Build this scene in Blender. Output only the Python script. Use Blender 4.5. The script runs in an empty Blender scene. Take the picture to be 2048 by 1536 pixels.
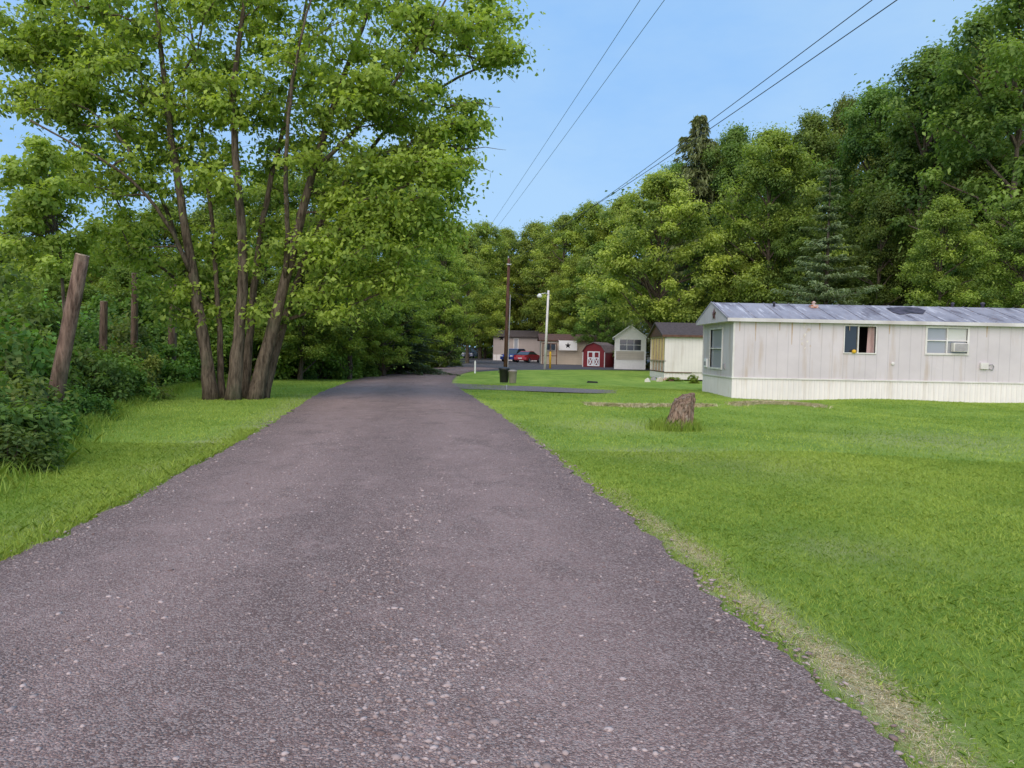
import bpy, bmesh, math, random
import numpy as np
from mathutils import Vector, Matrix, Euler
random.seed(7); rng=np.random.default_rng(11)
R=math.radians; PI=math.pi
sc=bpy.context.scene; COL=sc.collection
F=1500.0; CH=1.6; PITCH=R(2.67); ROLL=R(1.1)
# ------------------------------------------------------------ camera
cd=bpy.data.cameras.new('camera'); cam=bpy.data.objects.new('camera',cd); COL.objects.link(cam)
RM=(Matrix.Rotation(R(90)-PITCH,3,'X') @ Matrix.Rotation(ROLL,3,'Z'))
cam.location=(0,0,CH); cam.rotation_euler=RM.to_euler()
cd.sensor_width=36; cd.lens=F/2048*36; cd.clip_end=3000; cd.clip_start=.05
sc.camera=cam
def ray(px,py): return RM@Vector(((px-1024)/F,-(py-768)/F,-1))
def at(px,py,Y):
    d=ray(px,py); return Vector((d.x/d.y*Y,Y,CH+d.z/d.y*Y))
def gp(px,py,z=0):
    d=ray(px,py); t=(z-CH)/d.z; return Vector((d.x*t,d.y*t,z))
# ------------------------------------------------------------ materials
def nt(name):
    m=bpy.data.materials.new(name); m.use_nodes=True; t=m.node_tree; t.nodes.clear(); return m,t
class N:
    def __init__(s,t): s.t=t
    def n(s,ty,**k):
        x=s.t.nodes.new(ty)
        for a,b in k.items(): setattr(x,a,b)
        return x
    def l(s,a,b): s.t.links.new(a,b)
    def val(s,inp,v):
        if hasattr(v,'is_linked') or isinstance(v,bpy.types.NodeSocket): s.l(v,inp)
        else: inp.default_value=v
    def math(s,op,a,b=0.0,clamp=False):
        x=s.n('ShaderNodeMath',operation=op,use_clamp=clamp); s.val(x.inputs[0],a); s.val(x.inputs[1],b); return x.outputs[0]
    def mix(s,f,a,b,bt='MIX'):
        x=s.n('ShaderNodeMix',data_type='RGBA',blend_type=bt); s.val(x.inputs[0],f); s.val(x.inputs[6],a); s.val(x.inputs[7],b); return x.outputs[2]
    def noise(s,vec,scale,detail=4,rough=.55,out=0):
        x=s.n('ShaderNodeTexNoise'); x.inputs['Scale'].default_value=scale; x.inputs['Detail'].default_value=detail; x.inputs['Roughness'].default_value=rough
        if vec is not None: s.l(vec,x.inputs['Vector'])
        return x.outputs[out]
    def map(s,v,a,b,c=0.0,d=1.0):
        x=s.n('ShaderNodeMapRange'); s.val(x.inputs[0],v); x.inputs[1].default_value=a; x.inputs[2].default_value=b; x.inputs[3].default_value=c; x.inputs[4].default_value=d; return x.outputs[0]
    def obj(s): return s.n('ShaderNodeTexCoord').outputs['Object']
    def sc(s,vec,v):
        x=s.n('ShaderNodeMapping'); s.l(vec,x.inputs[0]); x.inputs['Scale'].default_value=v; return x.outputs[0]
    def bump(s,h,st,dist=.02):
        x=s.n('ShaderNodeBump'); x.inputs['Strength'].default_value=st; x.inputs['Distance'].default_value=dist; s.l(h,x.inputs['Height']); return x.outputs[0]
    def pbr(s,col,rough=.8,nrm=None,metal=0,spec=.3):
        p=s.n('ShaderNodeBsdfPrincipled'); s.val(p.inputs['Base Color'],col); s.val(p.inputs['Roughness'],rough); p.inputs['Metallic'].default_value=metal
        p.inputs['Specular IOR Level'].default_value=spec
        if nrm is not None: s.l(nrm,p.inputs['Normal'])
        o=s.n('ShaderNodeOutputMaterial'); s.l(p.outputs[0],o.inputs[0]); return p
def c4(c): return (c[0],c[1],c[2],1)
def basic(name,c,c2=None,scale=3,rough=.7,bump=.2,bscale=20,metal=0,spec=.3,stretch=(1,1,1)):
    m,t=nt(name); q=N(t); o=q.sc(q.obj(),stretch)
    c2=c2 or tuple(x*.75 for x in c)
    f=q.map(q.noise(o,scale),.35,.65)
    col=q.mix(f,c4(c),c4(c2))
    nb=q.bump(q.noise(o,bscale),bump,.01) if bump else None
    q.pbr(col,rough,nb,metal,spec); return m
def siding(name,c,axis='V',spacing=.3,stain=.3,stainc=(.3,.18,.08),groove=.55,dirt=0.25):
    m,t=nt(name); q=N(t); o=q.obj(); s=q.n('ShaderNodeSeparateXYZ'); q.l(o,s.inputs[0])
    k=q.math('ADD',s.outputs[0],s.outputs[1]) if axis=='V' else s.outputs[2]
    fr=q.math('FRACT',q.math('ADD',q.math('MULTIPLY',k,1/spacing),1000))
    g=q.math('GREATER_THAN',fr,.93)
    streak=q.noise(q.sc(o,(3.2,3.2,.35)),1.0,5,.6)
    sm=q.math('MULTIPLY',q.map(streak,.54,.72),stain,True)
    big=q.map(q.noise(o,.7,5,.6),.35,.7)
    base=q.mix(big,c4(c),c4(tuple(x*(1-dirt) for x in c)))
    col=q.mix(sm,base,c4(stainc))
    col=q.mix(q.math('MULTIPLY',g,1-groove),col,(.05,.05,.05,1))
    h=q.math('SUBTRACT',fr if axis!='V' else q.math('MULTIPLY',q.noise(o,2.5),.6),g)
    q.pbr(col,.55,q.bump(h,.35,.012),0,.35); return m
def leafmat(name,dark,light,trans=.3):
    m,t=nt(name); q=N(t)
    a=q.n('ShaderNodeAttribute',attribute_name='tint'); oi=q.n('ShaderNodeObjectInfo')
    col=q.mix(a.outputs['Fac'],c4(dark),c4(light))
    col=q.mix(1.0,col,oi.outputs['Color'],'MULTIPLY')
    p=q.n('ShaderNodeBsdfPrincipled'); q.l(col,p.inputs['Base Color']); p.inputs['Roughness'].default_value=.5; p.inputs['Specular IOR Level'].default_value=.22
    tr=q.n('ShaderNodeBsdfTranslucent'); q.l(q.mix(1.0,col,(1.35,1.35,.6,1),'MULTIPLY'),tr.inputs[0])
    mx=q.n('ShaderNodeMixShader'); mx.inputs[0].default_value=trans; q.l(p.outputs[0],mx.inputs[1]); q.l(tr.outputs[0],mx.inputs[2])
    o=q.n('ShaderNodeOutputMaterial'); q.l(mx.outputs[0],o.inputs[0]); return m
M={}
M['leaf']=leafmat('leaf',(.13,.215,.04),(.48,.60,.12),.48)
M['wood_leaf']=leafmat('wood_leaf',(.08,.14,.038),(.35,.455,.10),.44)
M['needle']=leafmat('needle',(.06,.085,.045),(.20,.24,.11),.28)
M['blade']=leafmat('blade',(.17,.275,.035),(.48,.575,.115),.3)
M['straw']=leafmat('straw',(.50,.42,.27),(.90,.80,.56),.2)
def barkmat(name,c,c2):
    m,t=nt(name); q=N(t); o=q.obj(); s=q.sc(o,(9,9,1.6)); n1=q.noise(s,1.6,6,.65); n2=q.noise(o,1.2,3)
    col=q.mix(q.map(n1,.35,.65),c4(c),c4(c2)); col=q.mix(q.map(n2,.55,.75,0,.45),col,(.12,.14,.08,1))
    q.pbr(col,.9,q.bump(n1,1.0,.06),0,.1); return m
M['bark']=barkmat('bark',(.05,.038,.026),(.20,.155,.11))
M['dark_bark']=barkmat('dark_bark',(.05,.038,.028),(.17,.135,.10))
M['post_wood']=barkmat('post_wood',(.08,.05,.036),(.30,.205,.15))
M['cut_wood']=basic('cut_wood',(.50,.40,.30),(.34,.25,.18),12,.9,.5,40)
M['pole_wood']=barkmat('pole_wood',(.06,.03,.022),(.17,.09,.065))
M['siding_lavender']=siding('siding_lavender',(.64,.58,.59),'V',.405,.55,(.44,.33,.24),.85,.14)
M['siding_white']=siding('siding_white',(.82,.77,.71),'V',.2,.3,(.4,.32,.22),.8,.14)
M['siding_tan']=siding('siding_tan',(.68,.58,.45),'H',.2,.1,(.3,.2,.1),.7,.1)
M['siding_grey']=siding('siding_grey',(.46,.39,.35),'H',.22,.1,(.2,.15,.1),.7,.1)
M['siding_red']=siding('siding_red',(.24,.025,.03),'V',.25,.1,(.05,.01,.01),.6,.2)
M['skirt_white']=siding('skirt_white',(.85,.79,.75),'V',.19,.45,(.50,.41,.30),.75,.12)
def roofmat():
    m,t=nt('metal_roof'); q=N(t); o=q.obj()
    n1=q.noise(q.sc(o,(1.3,.5,1)),1.3,6,.65); n2=q.noise(q.sc(o,(6,.6,1)),1.0,5,.6); n3=q.noise(o,9,4)
    col=q.mix(q.map(n1,.38,.62),(.36,.35,.385,1),(.25,.245,.28,1)); col=q.mix(q.map(n2,.55,.66,0,.8),col,(.62,.61,.64,1))
    col=q.mix(q.map(n1,.56,.66,0,.8),col,(.15,.13,.15,1)); col=q.mix(q.map(n3,.60,.70,0,.6),col,(.26,.15,.09,1))
    q.pbr(col,.6,q.bump(n3,.2,.01),.1,.35); return m
M['metal_roof']=roofmat()
M['white_trim']=basic('white_trim',(.78,.75,.71),(.62,.58,.54),2,.5,.1)
M['grey_trim']=basic('grey_trim',(.40,.38,.40),(.3,.28,.3),4,.5,.1)
M['brown_trim']=basic('brown_trim',(.15,.075,.05),(.09,.045,.03),4,.6,.1)
M['dark_roof']=basic('dark_roof',(.06,.048,.046),(.10,.08,.075),9,.9,.6,30)
M['shingle']=basic('shingle',(.26,.20,.17),(.16,.12,.11),7,.9,.6,30)
M['tar']=basic('tar',(.03,.03,.04),(.10,.09,.12),3.5,.8,.5,20)
M['rust']=basic('rust',(.38,.14,.07),(.6,.5,.45),8,.8,.4,20)
M['black_plastic']=basic('black_plastic',(.018,.018,.02),(.03,.03,.03),5,.45,.1,20,0,.5)
M['beige_plastic']=basic('beige_plastic',(.36,.31,.26),(.28,.24,.2),5,.6,.1)
M['yellow']=basic('yellow',(.80,.50,.02),(.65,.38,.03),5,.6,.1)
M['warm_screen']=basic('warm_screen',(.90,.66,.30),(.70,.48,.2),1.2,.7,.1)
M['black']=basic('black',(.012,.012,.014),(.02,.02,.02),5,.6,0)
M['rubber']=basic('rubber',(.02,.02,.02),(.03,.03,.03),5,.9,.1)
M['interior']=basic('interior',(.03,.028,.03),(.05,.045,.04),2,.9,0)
M['pink_cloth']=basic('pink_cloth',(.66,.50,.47),(.52,.38,.36),6,.9,.4,12,0,.1,(5,5,.5))
M['blind']=siding('blind',(.62,.62,.58),'H',.05,0,(.3,.3,.3),.6,.1)
M['metal']=basic('metal',(.5,.5,.5),(.35,.35,.35),5,.35,.05,20,.8,.5)
M['star_metal']=basic('star_metal',(.20,.10,.09),(.12,.06,.06),8,.5,.2,20,.4)
M['light_white']=basic('light_white',(.88,.88,.86),(.83,.83,.81),5,.3,0)
M['red_lens']=basic('red_lens',(.45,.01,.01),(.3,.01,.01),5,.2,0)
M['wire_green']=basic('wire_green',(.10,.16,.14),(.07,.12,.1),2,.6,0)
M['wire_black']=basic('wire_black',(.05,.055,.07),(.035,.04,.05),2,.6,0)
M['teal']=basic('teal',(.05,.25,.28),(.04,.2,.22),4,.6,0)
def glass(name,c,rough=.08):
    m,t=nt(name); q=N(t); q.pbr(c4(c),rough,None,0,.8); return m
M['glass']=glass('glass',(.03,.035,.04)); M['pale_glass']=glass('pale_glass',(.34,.35,.38),.15)
def paint(name,c):
    m,t=nt(name); q=N(t); p=q.pbr(c4(c),.28,None,.2,.6); p.inputs['Coat Weight'].default_value=.7; return m
# ground
def ground_mat():
    m,t=nt('lawn_ground'); q=N(t); o=q.obj()
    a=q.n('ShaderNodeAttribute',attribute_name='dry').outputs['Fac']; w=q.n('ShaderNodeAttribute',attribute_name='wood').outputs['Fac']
    n1=q.noise(o,.35,5,.6); n2=q.noise(o,4.5,6,.7); n3=q.noise(o,60,4,.75); n4=q.noise(q.sc(o,(1,.35,1)),1.1,4,.6)
    g=q.mix(q.map(n1,.35,.65),(.22,.355,.05,1),(.36,.49,.085,1))
    g=q.mix(q.map(n4,.45,.68,0,.65),g,(.15,.28,.035,1))
    g=q.mix(q.map(n2,.5,.8,0,.7),g,(.45,.52,.16,1))
    g=q.mix(q.map(n3,.30,.62,.55,0),g,(.07,.145,.02,1))
    dryc=q.mix(q.map(n3,.35,.65),(.72,.61,.42,1),(.42,.34,.21,1))
    dm=q.math('MULTIPLY',a,q.map(n2,.3,.5),True)
    g=q.mix(dm,g,dryc)
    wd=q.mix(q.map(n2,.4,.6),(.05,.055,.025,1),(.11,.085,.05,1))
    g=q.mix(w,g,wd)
    q.pbr(g,.9,q.bump(n3,.9,.03),0,.1); return m
def road_mat(name,base,dark,light,stone=1.0,track=False):
    m,t=nt(name); q=N(t); o=q.obj()
    mid=q.noise(q.sc(o,(1.4,.5,1)),1.3,6,.7); fine=q.noise(o,130,3,.8)
    def vor(scale):
        v=q.n('ShaderNodeTexVoronoi'); v.inputs['Scale'].default_value=scale; q.l(o,v.inputs['Vector']); return v
    v1=vor(44); v2=vor(100)
    col=q.mix(q.map(mid,.36,.64),c4(base),c4(dark))
    if track:
        u=q.n('ShaderNodeAttribute',attribute_name='across').outputs['Fac']
        c_=q.math('COSINE',q.math('MULTIPLY',q.math('SUBTRACT',u,.5),4*PI))
        wt=q.math('MULTIPLY',q.map(c_,-1,.7,1,0),q.map(q.noise(q.sc(o,(1,.25,1)),.9,4),.3,.55,.35,1))
        col=q.mix(q.math('MULTIPLY',wt,.65),col,c4(tuple(x*1.45 for x in base)))
        fl=q.noise(q.sc(o,(1,.6,1)),.9,6,.7); col=q.mix(q.map(fl,.50,.62,0,.75),col,c4(tuple(x*.58 for x in base)))
        f2=q.noise(o,2.3,6,.7); col=q.mix(q.map(f2,.53,.66,0,.65),col,c4(tuple(x*1.55 for x in base)))
        ed=q.math('ABSOLUTE',q.math('SUBTRACT',u,.5)); col=q.mix(q.map(ed,.36,.47,0,.45),col,c4(tuple(x*.55 for x in base)))
    s1=q.n('ShaderNodeSeparateColor'); q.l(v1.outputs['Color'],s1.inputs[0]); s2=q.n('ShaderNodeSeparateColor'); q.l(v2.outputs['Color'],s2.inputs[0])
    col=q.mix(q.map(s2.outputs[0],.0,1,.0,.6),col,c4(tuple(x*.42 for x in dark)))
    col=q.mix(q.math('MULTIPLY',q.math('GREATER_THAN',s2.outputs[1],.66),.55*stone),col,c4(light))
    pm=q.map(q.noise(o,1.1,4,.6),.38,.60,.15,1)
    f=q.math('MULTIPLY',q.math('MULTIPLY',q.math('GREATER_THAN',s1.outputs[1],.6),q.math('LESS_THAN',v1.outputs['Distance'],.45)),pm)
    sc1=q.mix(s1.outputs[2],c4(tuple(x*.55 for x in light)),c4(tuple(x*1.2 for x in light)))
    col=q.mix(q.math('MULTIPLY',f,.7*stone),col,sc1)
    col=q.mix(q.map(fine,.35,.65,.4,0),col,(.05,.034,.03,1))
    h=q.math('ADD',q.math('MULTIPLY',q.math('SUBTRACT',1.0,v2.outputs['Distance']),.6),q.math('MULTIPLY',f,1.0))
    h=q.math('ADD',h,q.math('MULTIPLY',fine,.3))
    q.pbr(col,.85,q.bump(h,1.0,.02),0,.25); return m
M['ground']=ground_mat()
M['road']=road_mat('road_gravel',(.405,.275,.245),(.295,.195,.172),(.60,.48,.435),1.0,True)
M['drive']=road_mat('drive_gravel',(.38,.33,.30),(.27,.23,.21),(.5,.45,.42))
M['asphalt']=road_mat('asphalt',(.18,.17,.175),(.14,.135,.14),(.25,.24,.24),.4)
def stonemat():
    m,t=nt('stone'); q=N(t); a=q.n('ShaderNodeAttribute',attribute_name='tint')
    col=q.mix(a.outputs['Fac'],(.18,.12,.105,1),(.60,.49,.45,1)); q.pbr(col,.85,None,0,.15); return m
M['stone']=stonemat()
# ------------------------------------------------------------ object helpers
def tag(o,label=None,cat=None,group=None,kind=None):
    if label: o['label']=label
    if cat: o['category']=cat
    if group: o['group']=group
    if kind: o['kind']=kind
    return o
def empty(name,loc,rz,label,cat,group=None):
    o=bpy.data.objects.new(name,None); COL.objects.link(o); o.location=loc; o.rotation_euler=(0,0,rz); o.empty_display_size=.2
    return tag(o,label,cat,group)
def link(name,me,parent=None):
    o=bpy.data.objects.new(name,me); COL.objects.link(o)
    if parent: o.parent=parent
    return o
def mesh_np(name,V,Fc,mat,tint=None,smooth=False,extra=None):
    me=bpy.data.meshes.new(name); V=np.asarray(V,np.float32); Fc=np.asarray(Fc,np.int32); k=Fc.shape[1]
    me.vertices.add(len(V)); me.vertices.foreach_set('co',V.ravel())
    me.loops.add(Fc.size); me.loops.foreach_set('vertex_index',Fc.ravel())
    me.polygons.add(len(Fc)); me.polygons.foreach_set('loop_start',np.arange(0,Fc.size,k,dtype=np.int32))
    try: me.polygons.foreach_set('loop_total',np.full(len(Fc),k,np.int32))
    except Exception: pass
    if smooth: me.polygons.foreach_set('use_smooth',np.ones(len(Fc),bool))
    me.update(calc_edges=True)
    if tint is not None:
        a=me.attributes.new('tint','FLOAT','FACE'); a.data.foreach_set('value',np.asarray(tint,np.float32))
    if extra:
        for nm,arr in extra.items():
            a=me.attributes.new(nm,'FLOAT','POINT'); a.data.foreach_set('value',np.asarray(arr,np.float32))
    me.materials.append(mat); return me
class MB:
    def __init__(s,Mx=None): s.v=[]; s.f=[]; s.M=Mx or Matrix()
    def add(s,vs,fs):
        o=len(s.v); s.v+=[tuple(s.M@Vector(v)) for v in vs]; s.f+=[tuple(i+o for i in f) for f in fs]; return s
    def box(s,x0,x1,y0,y1,z0,z1):
        return s.add([(x0,y0,z0),(x1,y0,z0),(x1,y1,z0),(x0,y1,z0),(x0,y0,z1),(x1,y0,z1),(x1,y1,z1),(x0,y1,z1)],
              [(0,3,2,1),(4,5,6,7),(0,1,5,4),(1,2,6,5),(2,3,7,6),(3,0,4,7)])
    def prism(s,poly,axis,a,b):
        n=len(poly)
        def P(p,c): return {'x':(c,p[0],p[1]),'y':(p[0],c,p[1]),'z':(p[0],p[1],c)}[axis]
        return s.add([P(p,a) for p in poly]+[P(p,b) for p in poly],[tuple(range(n)),tuple(range(2*n-1,n-1,-1))]+[(i,(i+1)%n,n+(i+1)%n,n+i) for i in range(n)])
    def tube(s,pts,rad,n=8,jit=0):
        pts=[Vector(p) for p in pts]; m=len(pts)
        if not hasattr(rad,'__len__'): rad=[rad]*m
        vs=[];fs=[]
        for i,p in enumerate(pts):
            d=(pts[min(i+1,m-1)]-pts[max(i-1,0)]).normalized()
            a=d.cross(Vector((0,1,0.01)) if abs(d.y)<.8 else Vector((0,0,1))).normalized(); b=d.cross(a)
            for k in range(n):
                r=rad[i]*(1+random.uniform(-jit,jit)); th=2*PI*k/n
                vs.append(p+a*(math.cos(th)*r)+b*(math.sin(th)*r))
        for i in range(m-1):
            for k in range(n): fs.append((i*n+k,i*n+(k+1)%n,(i+1)*n+(k+1)%n,(i+1)*n+k))
        fs.append(tuple(range(n-1,-1,-1))); fs.append(tuple(range((m-1)*n,m*n)))
        return s.add(vs,fs)
    def lathe(s,prof,n=20,c=(0,0,0)):
        vs=[];fs=[]; m=len(prof)
        for r,z in prof:
            for k in range(n): th=2*PI*k/n; vs.append((c[0]+r*math.cos(th),c[1]+r*math.sin(th),c[2]+z))
        for i in range(m-1):
            for k in range(n): fs.append((i*n+k,i*n+(k+1)%n,(i+1)*n+(k+1)%n,(i+1)*n+k))
        fs.append(tuple(range(n-1,-1,-1))); fs.append(tuple(range((m-1)*n,m*n)))
        return s.add(vs,fs)
    def build(s,name,mat,parent=None,smooth=False,bevel=0):
        me=bpy.data.meshes.new(name); me.from_pydata(s.v,[],s.f)
        bm=bmesh.new(); bm.from_mesh(me); bmesh.ops.recalc_face_normals(bm,faces=bm.faces)
        if bevel: bmesh.ops.bevel(bm,geom=[e for e in bm.edges if e.is_manifold and e.calc_face_angle(0)>.4],offset=bevel,segments=2,affect='EDGES',clamp_overlap=True)
        bm.to_mesh(me); bm.free()
        if smooth:
            me.polygons.foreach_set('use_smooth',[True]*len(me.polygons))
        me.materials.append(mat); return link(name,me,parent)
# ------------------------------------------------------------ road edges
EL=[gp(*p) for p in [(0,1130),(200,1032),(350,953),(500,873),(590,817),(640,786),(700,763),(755,749),(810,741),(860,737),(900,733)]]
ER=[gp(*p) for p in [(1790,1536),(1640,1370),(1500,1250),(1340,1110),(1200,990),(1100,905),(1000,830),(950,797),(917,775),(905,762),(918,750),(950,742),(1000,737)]]
EL=[Vector((-3.5,-6,0)),Vector((-3.6,0,0)),Vector((-3.7,3,0))]+EL
ER=[Vector((1.5,-6,0)),Vector((1.5,0,0))]+ER
def catmull(P,n):
    P=[P[0]*2-P[1]]+list(P)+[P[-1]*2-P[-2]]; out=[]
    for i in range(1,len(P)-2):
        for k in range(n):
            t=k/n; a,b,c,d=P[i-1:i+3]
            out.append(.5*((2*b)+(c-a)*t+(2*a-5*b+4*c-d)*t*t+(3*b-a-3*c+d)*t**3))
    out.append(P[-2]); return np.array([tuple(p) for p in out])
def resample(A,n):
    d=np.r_[0,np.cumsum(np.linalg.norm(np.diff(A,axis=0),axis=1))]; s=np.linspace(0,1,n)**1.6*d[-1]
    return np.stack([np.interp(s,d,A[:,i]) for i in range(3)],1)
CL=catmull(EL,12); CR=catmull(ER,12)
def edge_fn(C):
    m=C[:,1]<46; y=C[m,1]; o=np.argsort(y); return y[o],C[m,0][o]
ly,lx=edge_fn(CL); ry,rx=edge_fn(CR)
xl=lambda y: np.interp(y,ly,lx); xr=lambda y: np.interp(y,ry,rx)
bd=[gp(-60,975),gp(0,940),gp(120,872),gp(270,798),gp(400,768),gp(560,757),gp(700,745)]
bY=[p.y for p in bd]; bX=[p.x for p in bd]
def xb(y): return np.interp(y,bY,bX)
def gh(x,y):
    x=np.asarray(x,float); y=np.asarray(y,float)
    t=np.clip((xb(y)-x+.2)/2.6,0,1); t=t*t*(3-2*t)
    f=np.clip((42-y)/14,0,1)*np.clip((y+6)/8,0,1)
    h=-.9*t*f
    lat=np.clip((x-xr(y)-.3)/3,0,1)+np.clip((xl(y)-.3-x)/3,0,1)
    h=h+np.clip(lat,0,1)*(.035*np.sin(x*.9+y*.31)+.025*np.sin(y*.8-x*.5))*np.clip((60-y)/20,0,1)
    return h-.02
# ------------------------------------------------------------ ground
ax=np.unique(np.r_[-np.geomspace(26,900,16)[::-1],np.arange(-25,-5,.25),np.arange(-5,6,.1),np.arange(6,30,.3),np.geomspace(31,900,16)])
ay=np.unique(np.r_[[-60,-30,-12,-6,-3],np.arange(-1,14,.15),np.arange(14,46,.3),np.arange(46,150,3),np.geomspace(152,1500,14)])
X,Y=np.meshgrid(ax,ay); Z=gh(X,Y); nx,ny=len(ax),len(ay)
idx=np.arange(nx*ny).reshape(ny,nx); FC=np.stack([idx[:-1,:-1],idx[:-1,1:],idx[1:,1:],idx[1:,:-1]],-1).reshape(-1,4)
dr=X-xr(Y); dl=xl(Y)-X
brk=lambda y: np.clip(.72+.3*np.sin(y*2.1)+.22*np.sin(y*5.3+1),0,1)
dry=np.exp(-((dr-.24)/.15)**2)*np.clip((8.2-Y)/3,.0,1)*.95*brk(Y)+np.exp(-((dl-.3)/.35)**2)*.3*(Y<25)
dry+=np.exp(-((dr-.05)/.12)**2)*.35*(Y>5)
for (px,py,rr,am) in [(1300,905,1.0,.35),(1560,930,1.4,.3),(1860,880,2.0,.3),(1250,850,1.5,.35),(430,890,.9,.5),(330,930,.5,.5),(1700,1090,.6,.3)]:
    p=gp(px,py); dry+=am*np.exp(-(((X-p.x)/rr)**2+((Y-p.y)/(rr*.8))**2))
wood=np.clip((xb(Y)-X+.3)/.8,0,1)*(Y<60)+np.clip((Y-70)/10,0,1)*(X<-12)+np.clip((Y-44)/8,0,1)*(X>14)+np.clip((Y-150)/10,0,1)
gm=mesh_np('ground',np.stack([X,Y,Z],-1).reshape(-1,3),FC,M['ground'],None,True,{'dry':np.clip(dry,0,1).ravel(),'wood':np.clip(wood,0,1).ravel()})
tag(link('ground',gm),'mown green lawn and ground on both sides of the gravel road','lawn',kind='structure')
# road
n=700; A=resample(CL,n); B=resample(CR,n); k=22
def wob(n,a): 
    w=rng.normal(0,1,n); return np.convolve(w,np.ones(3)/3,'same')*a
A[:,0]+=wob(n,.06); B[:,0]+=wob(n,.055)
u=np.linspace(0,1,k); P=A[:,None,:]*(1-u[None,:,None])+B[:,None,:]*u[None,:,None]
P[:,:,2]=.004+.05*np.sin(np.pi*u)[None,:]
idx=np.arange(n*k).reshape(n,k); FC=np.stack([idx[:-1,:-1],idx[:-1,1:],idx[1:,1:],idx[1:,:-1]],-1).reshape(-1,4)
tag(link('road',mesh_np('road',P.reshape(-1,3),FC,M['road'],None,True,{'across':np.tile(u,n)})),'purple grey gravel road curving away past the maple','road',kind='structure')
def flat(name,pts,z,mat,label,cat):
    b=MB(); b.add([(p.x,p.y,z) for p in pts],[tuple(range(len(pts)))]); o=b.build(name,mat); tag(o,label,cat,kind='structure'); return o
flat('paved_lot',[gp(*p) for p in [(860,739),(890,726),(930,715.5),(1075,715.5),(1300,720),(1420,724),(1420,741),(1300,741),(1160,739),(1010,740),(960,743),(905,742)]],-.006,M['asphalt'],'dark asphalt lane crossing in front of the far homes','pavement')
dp=[gp(*p) for p in [(900,766),(960,769),(1080,773),(1180,778),(1280,783),(1290,787),(1180,786),(1060,782),(980,779),(930,778),(905,775)]]
flat('driveway',dp,-.001,M['drive'],'narrow gravel driveway branching right toward the lavender home','driveway')
# ------------------------------------------------------------ loose stones & blades
def ico():
    bm=bmesh.new(); bmesh.ops.create_icosphere(bm,subdivisions=1,radius=1); v=np.array([x.co[:] for x in bm.verts]); f=np.array([[w.index for w in x.verts] for x in bm.faces]); bm.free(); return v,f
iv,ifc=ico()
def stones(name,X,Y,S,z,label,bright=1.0):
    n=len(X); sc_=np.stack([S*rng.uniform(.65,1.35,n),S*rng.uniform(.65,1.35,n),S*rng.uniform(.35,.6,n)],-1)
    th=rng.uniform(0,6.28,n); V=iv[None]*rng.uniform(.68,1.25,(n,12,1))*sc_[:,None,:]
    c,s=np.cos(th)[:,None],np.sin(th)[:,None]
    V=np.stack([V[...,0]*c-V[...,1]*s,V[...,0]*s+V[...,1]*c,V[...,2]],-1)+np.stack([X,Y,z],-1)[:,None,:]
    Fc=(ifc[None]+np.arange(n)[:,None,None]*12).reshape(-1,3)
    me=mesh_np(name,V.reshape(-1,3),Fc,M['stone'],np.repeat(rng.beta(2,2.8,n)*bright,20),False)
    return tag(link(name,me),label,'gravel',kind='stuff')
n=100000; yy=1.9+rng.power(.55,n)*12; uu=rng.uniform(.0,1,n)
xx=xl(yy)*(1-uu)+xr(yy)*uu
patch=1.2*np.exp(-(((xx+.35)/.4)**2+((yy-3.4)/.9)**2))+.8*np.exp(-(((xx+.9)/.3)**2+((yy-5.8)/2.6)**2))+.5*np.exp(-(((xx-.5)/.9)**2+((yy-2.6)/.7)**2))+.6*np.exp(-((xx-xr(yy)+.12)/.13)**2)+.5*np.exp(-((xl(yy)-xx+.12)/.2)**2)+.4*np.exp(-((uu-.3)/.07)**2)
keep=rng.uniform(0,1,n)<.10+.45*patch; xx,yy,uu,pt_=xx[keep],yy[keep],uu[keep],patch[keep]
S=rng.lognormal(math.log(.0052),.48,len(xx))*(1+.45*np.clip(pt_,0,1)); S=np.clip(S,.0025,.021)
stones('loose_gravel',xx,yy,S,.004+.05*np.sin(np.pi*uu)+S*.02,'loose pebbles scattered over the gravel road surface',.9)
n=2400; yy=2.2+rng.power(.6,n)*14; sd=rng.uniform(0,1,n)<.5
xx=np.where(sd,xr(yy)+rng.normal(.0,.07,n),xl(yy)-rng.normal(.02,.1,n)); S=np.clip(rng.lognormal(math.log(.010),.4,n),.005,.026)
stones('edge_gravel',xx,yy,S,np.full(n,-.004)+S*.1,'coarser pebbles spilled along both edges of the gravel road',.8)
def blades(name,X,Y,H,W,mat,label,cat,tint,lean=.5):
    n=len(X); Z=gh(X,Y); th=rng.uniform(0,6.28,n); d=np.stack([np.cos(th),np.sin(th),0*th],-1); ph=rng.uniform(0,6.28,n)
    l=np.stack([np.cos(ph),np.sin(ph),0*ph],-1)*(H*rng.uniform(.1,lean,n)*1.3)[:,None]
    b=np.stack([X,Y,Z-.005],-1); w=d*(W/2)[:,None]; up=np.array([0,0,1.])
    v=np.stack([b-w,b+w,b+l*.35+up*(H*.6)[:,None]+w*.7,b+l+up*H[:,None],b+l*.35+up*(H*.6)[:,None]-w*.7],1)
    Fc=np.arange(n*5).reshape(n,5)
    me=mesh_np(name,v.reshape(-1,3),Fc,mat,tint); return tag(link(name,me),label,cat,kind='stuff')
def lawn_pts(n,y0,y1,p):
    y=y0+(y1-y0)*rng.power(p,n); x=rng.uniform(-.75,.75,n)*y+rng.normal(0,.3,n)
    k=((x>xr(y)+.02)|(x<xl(y)-.02))&(x>xb(y)-.4); return x[k],y[k]
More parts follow.
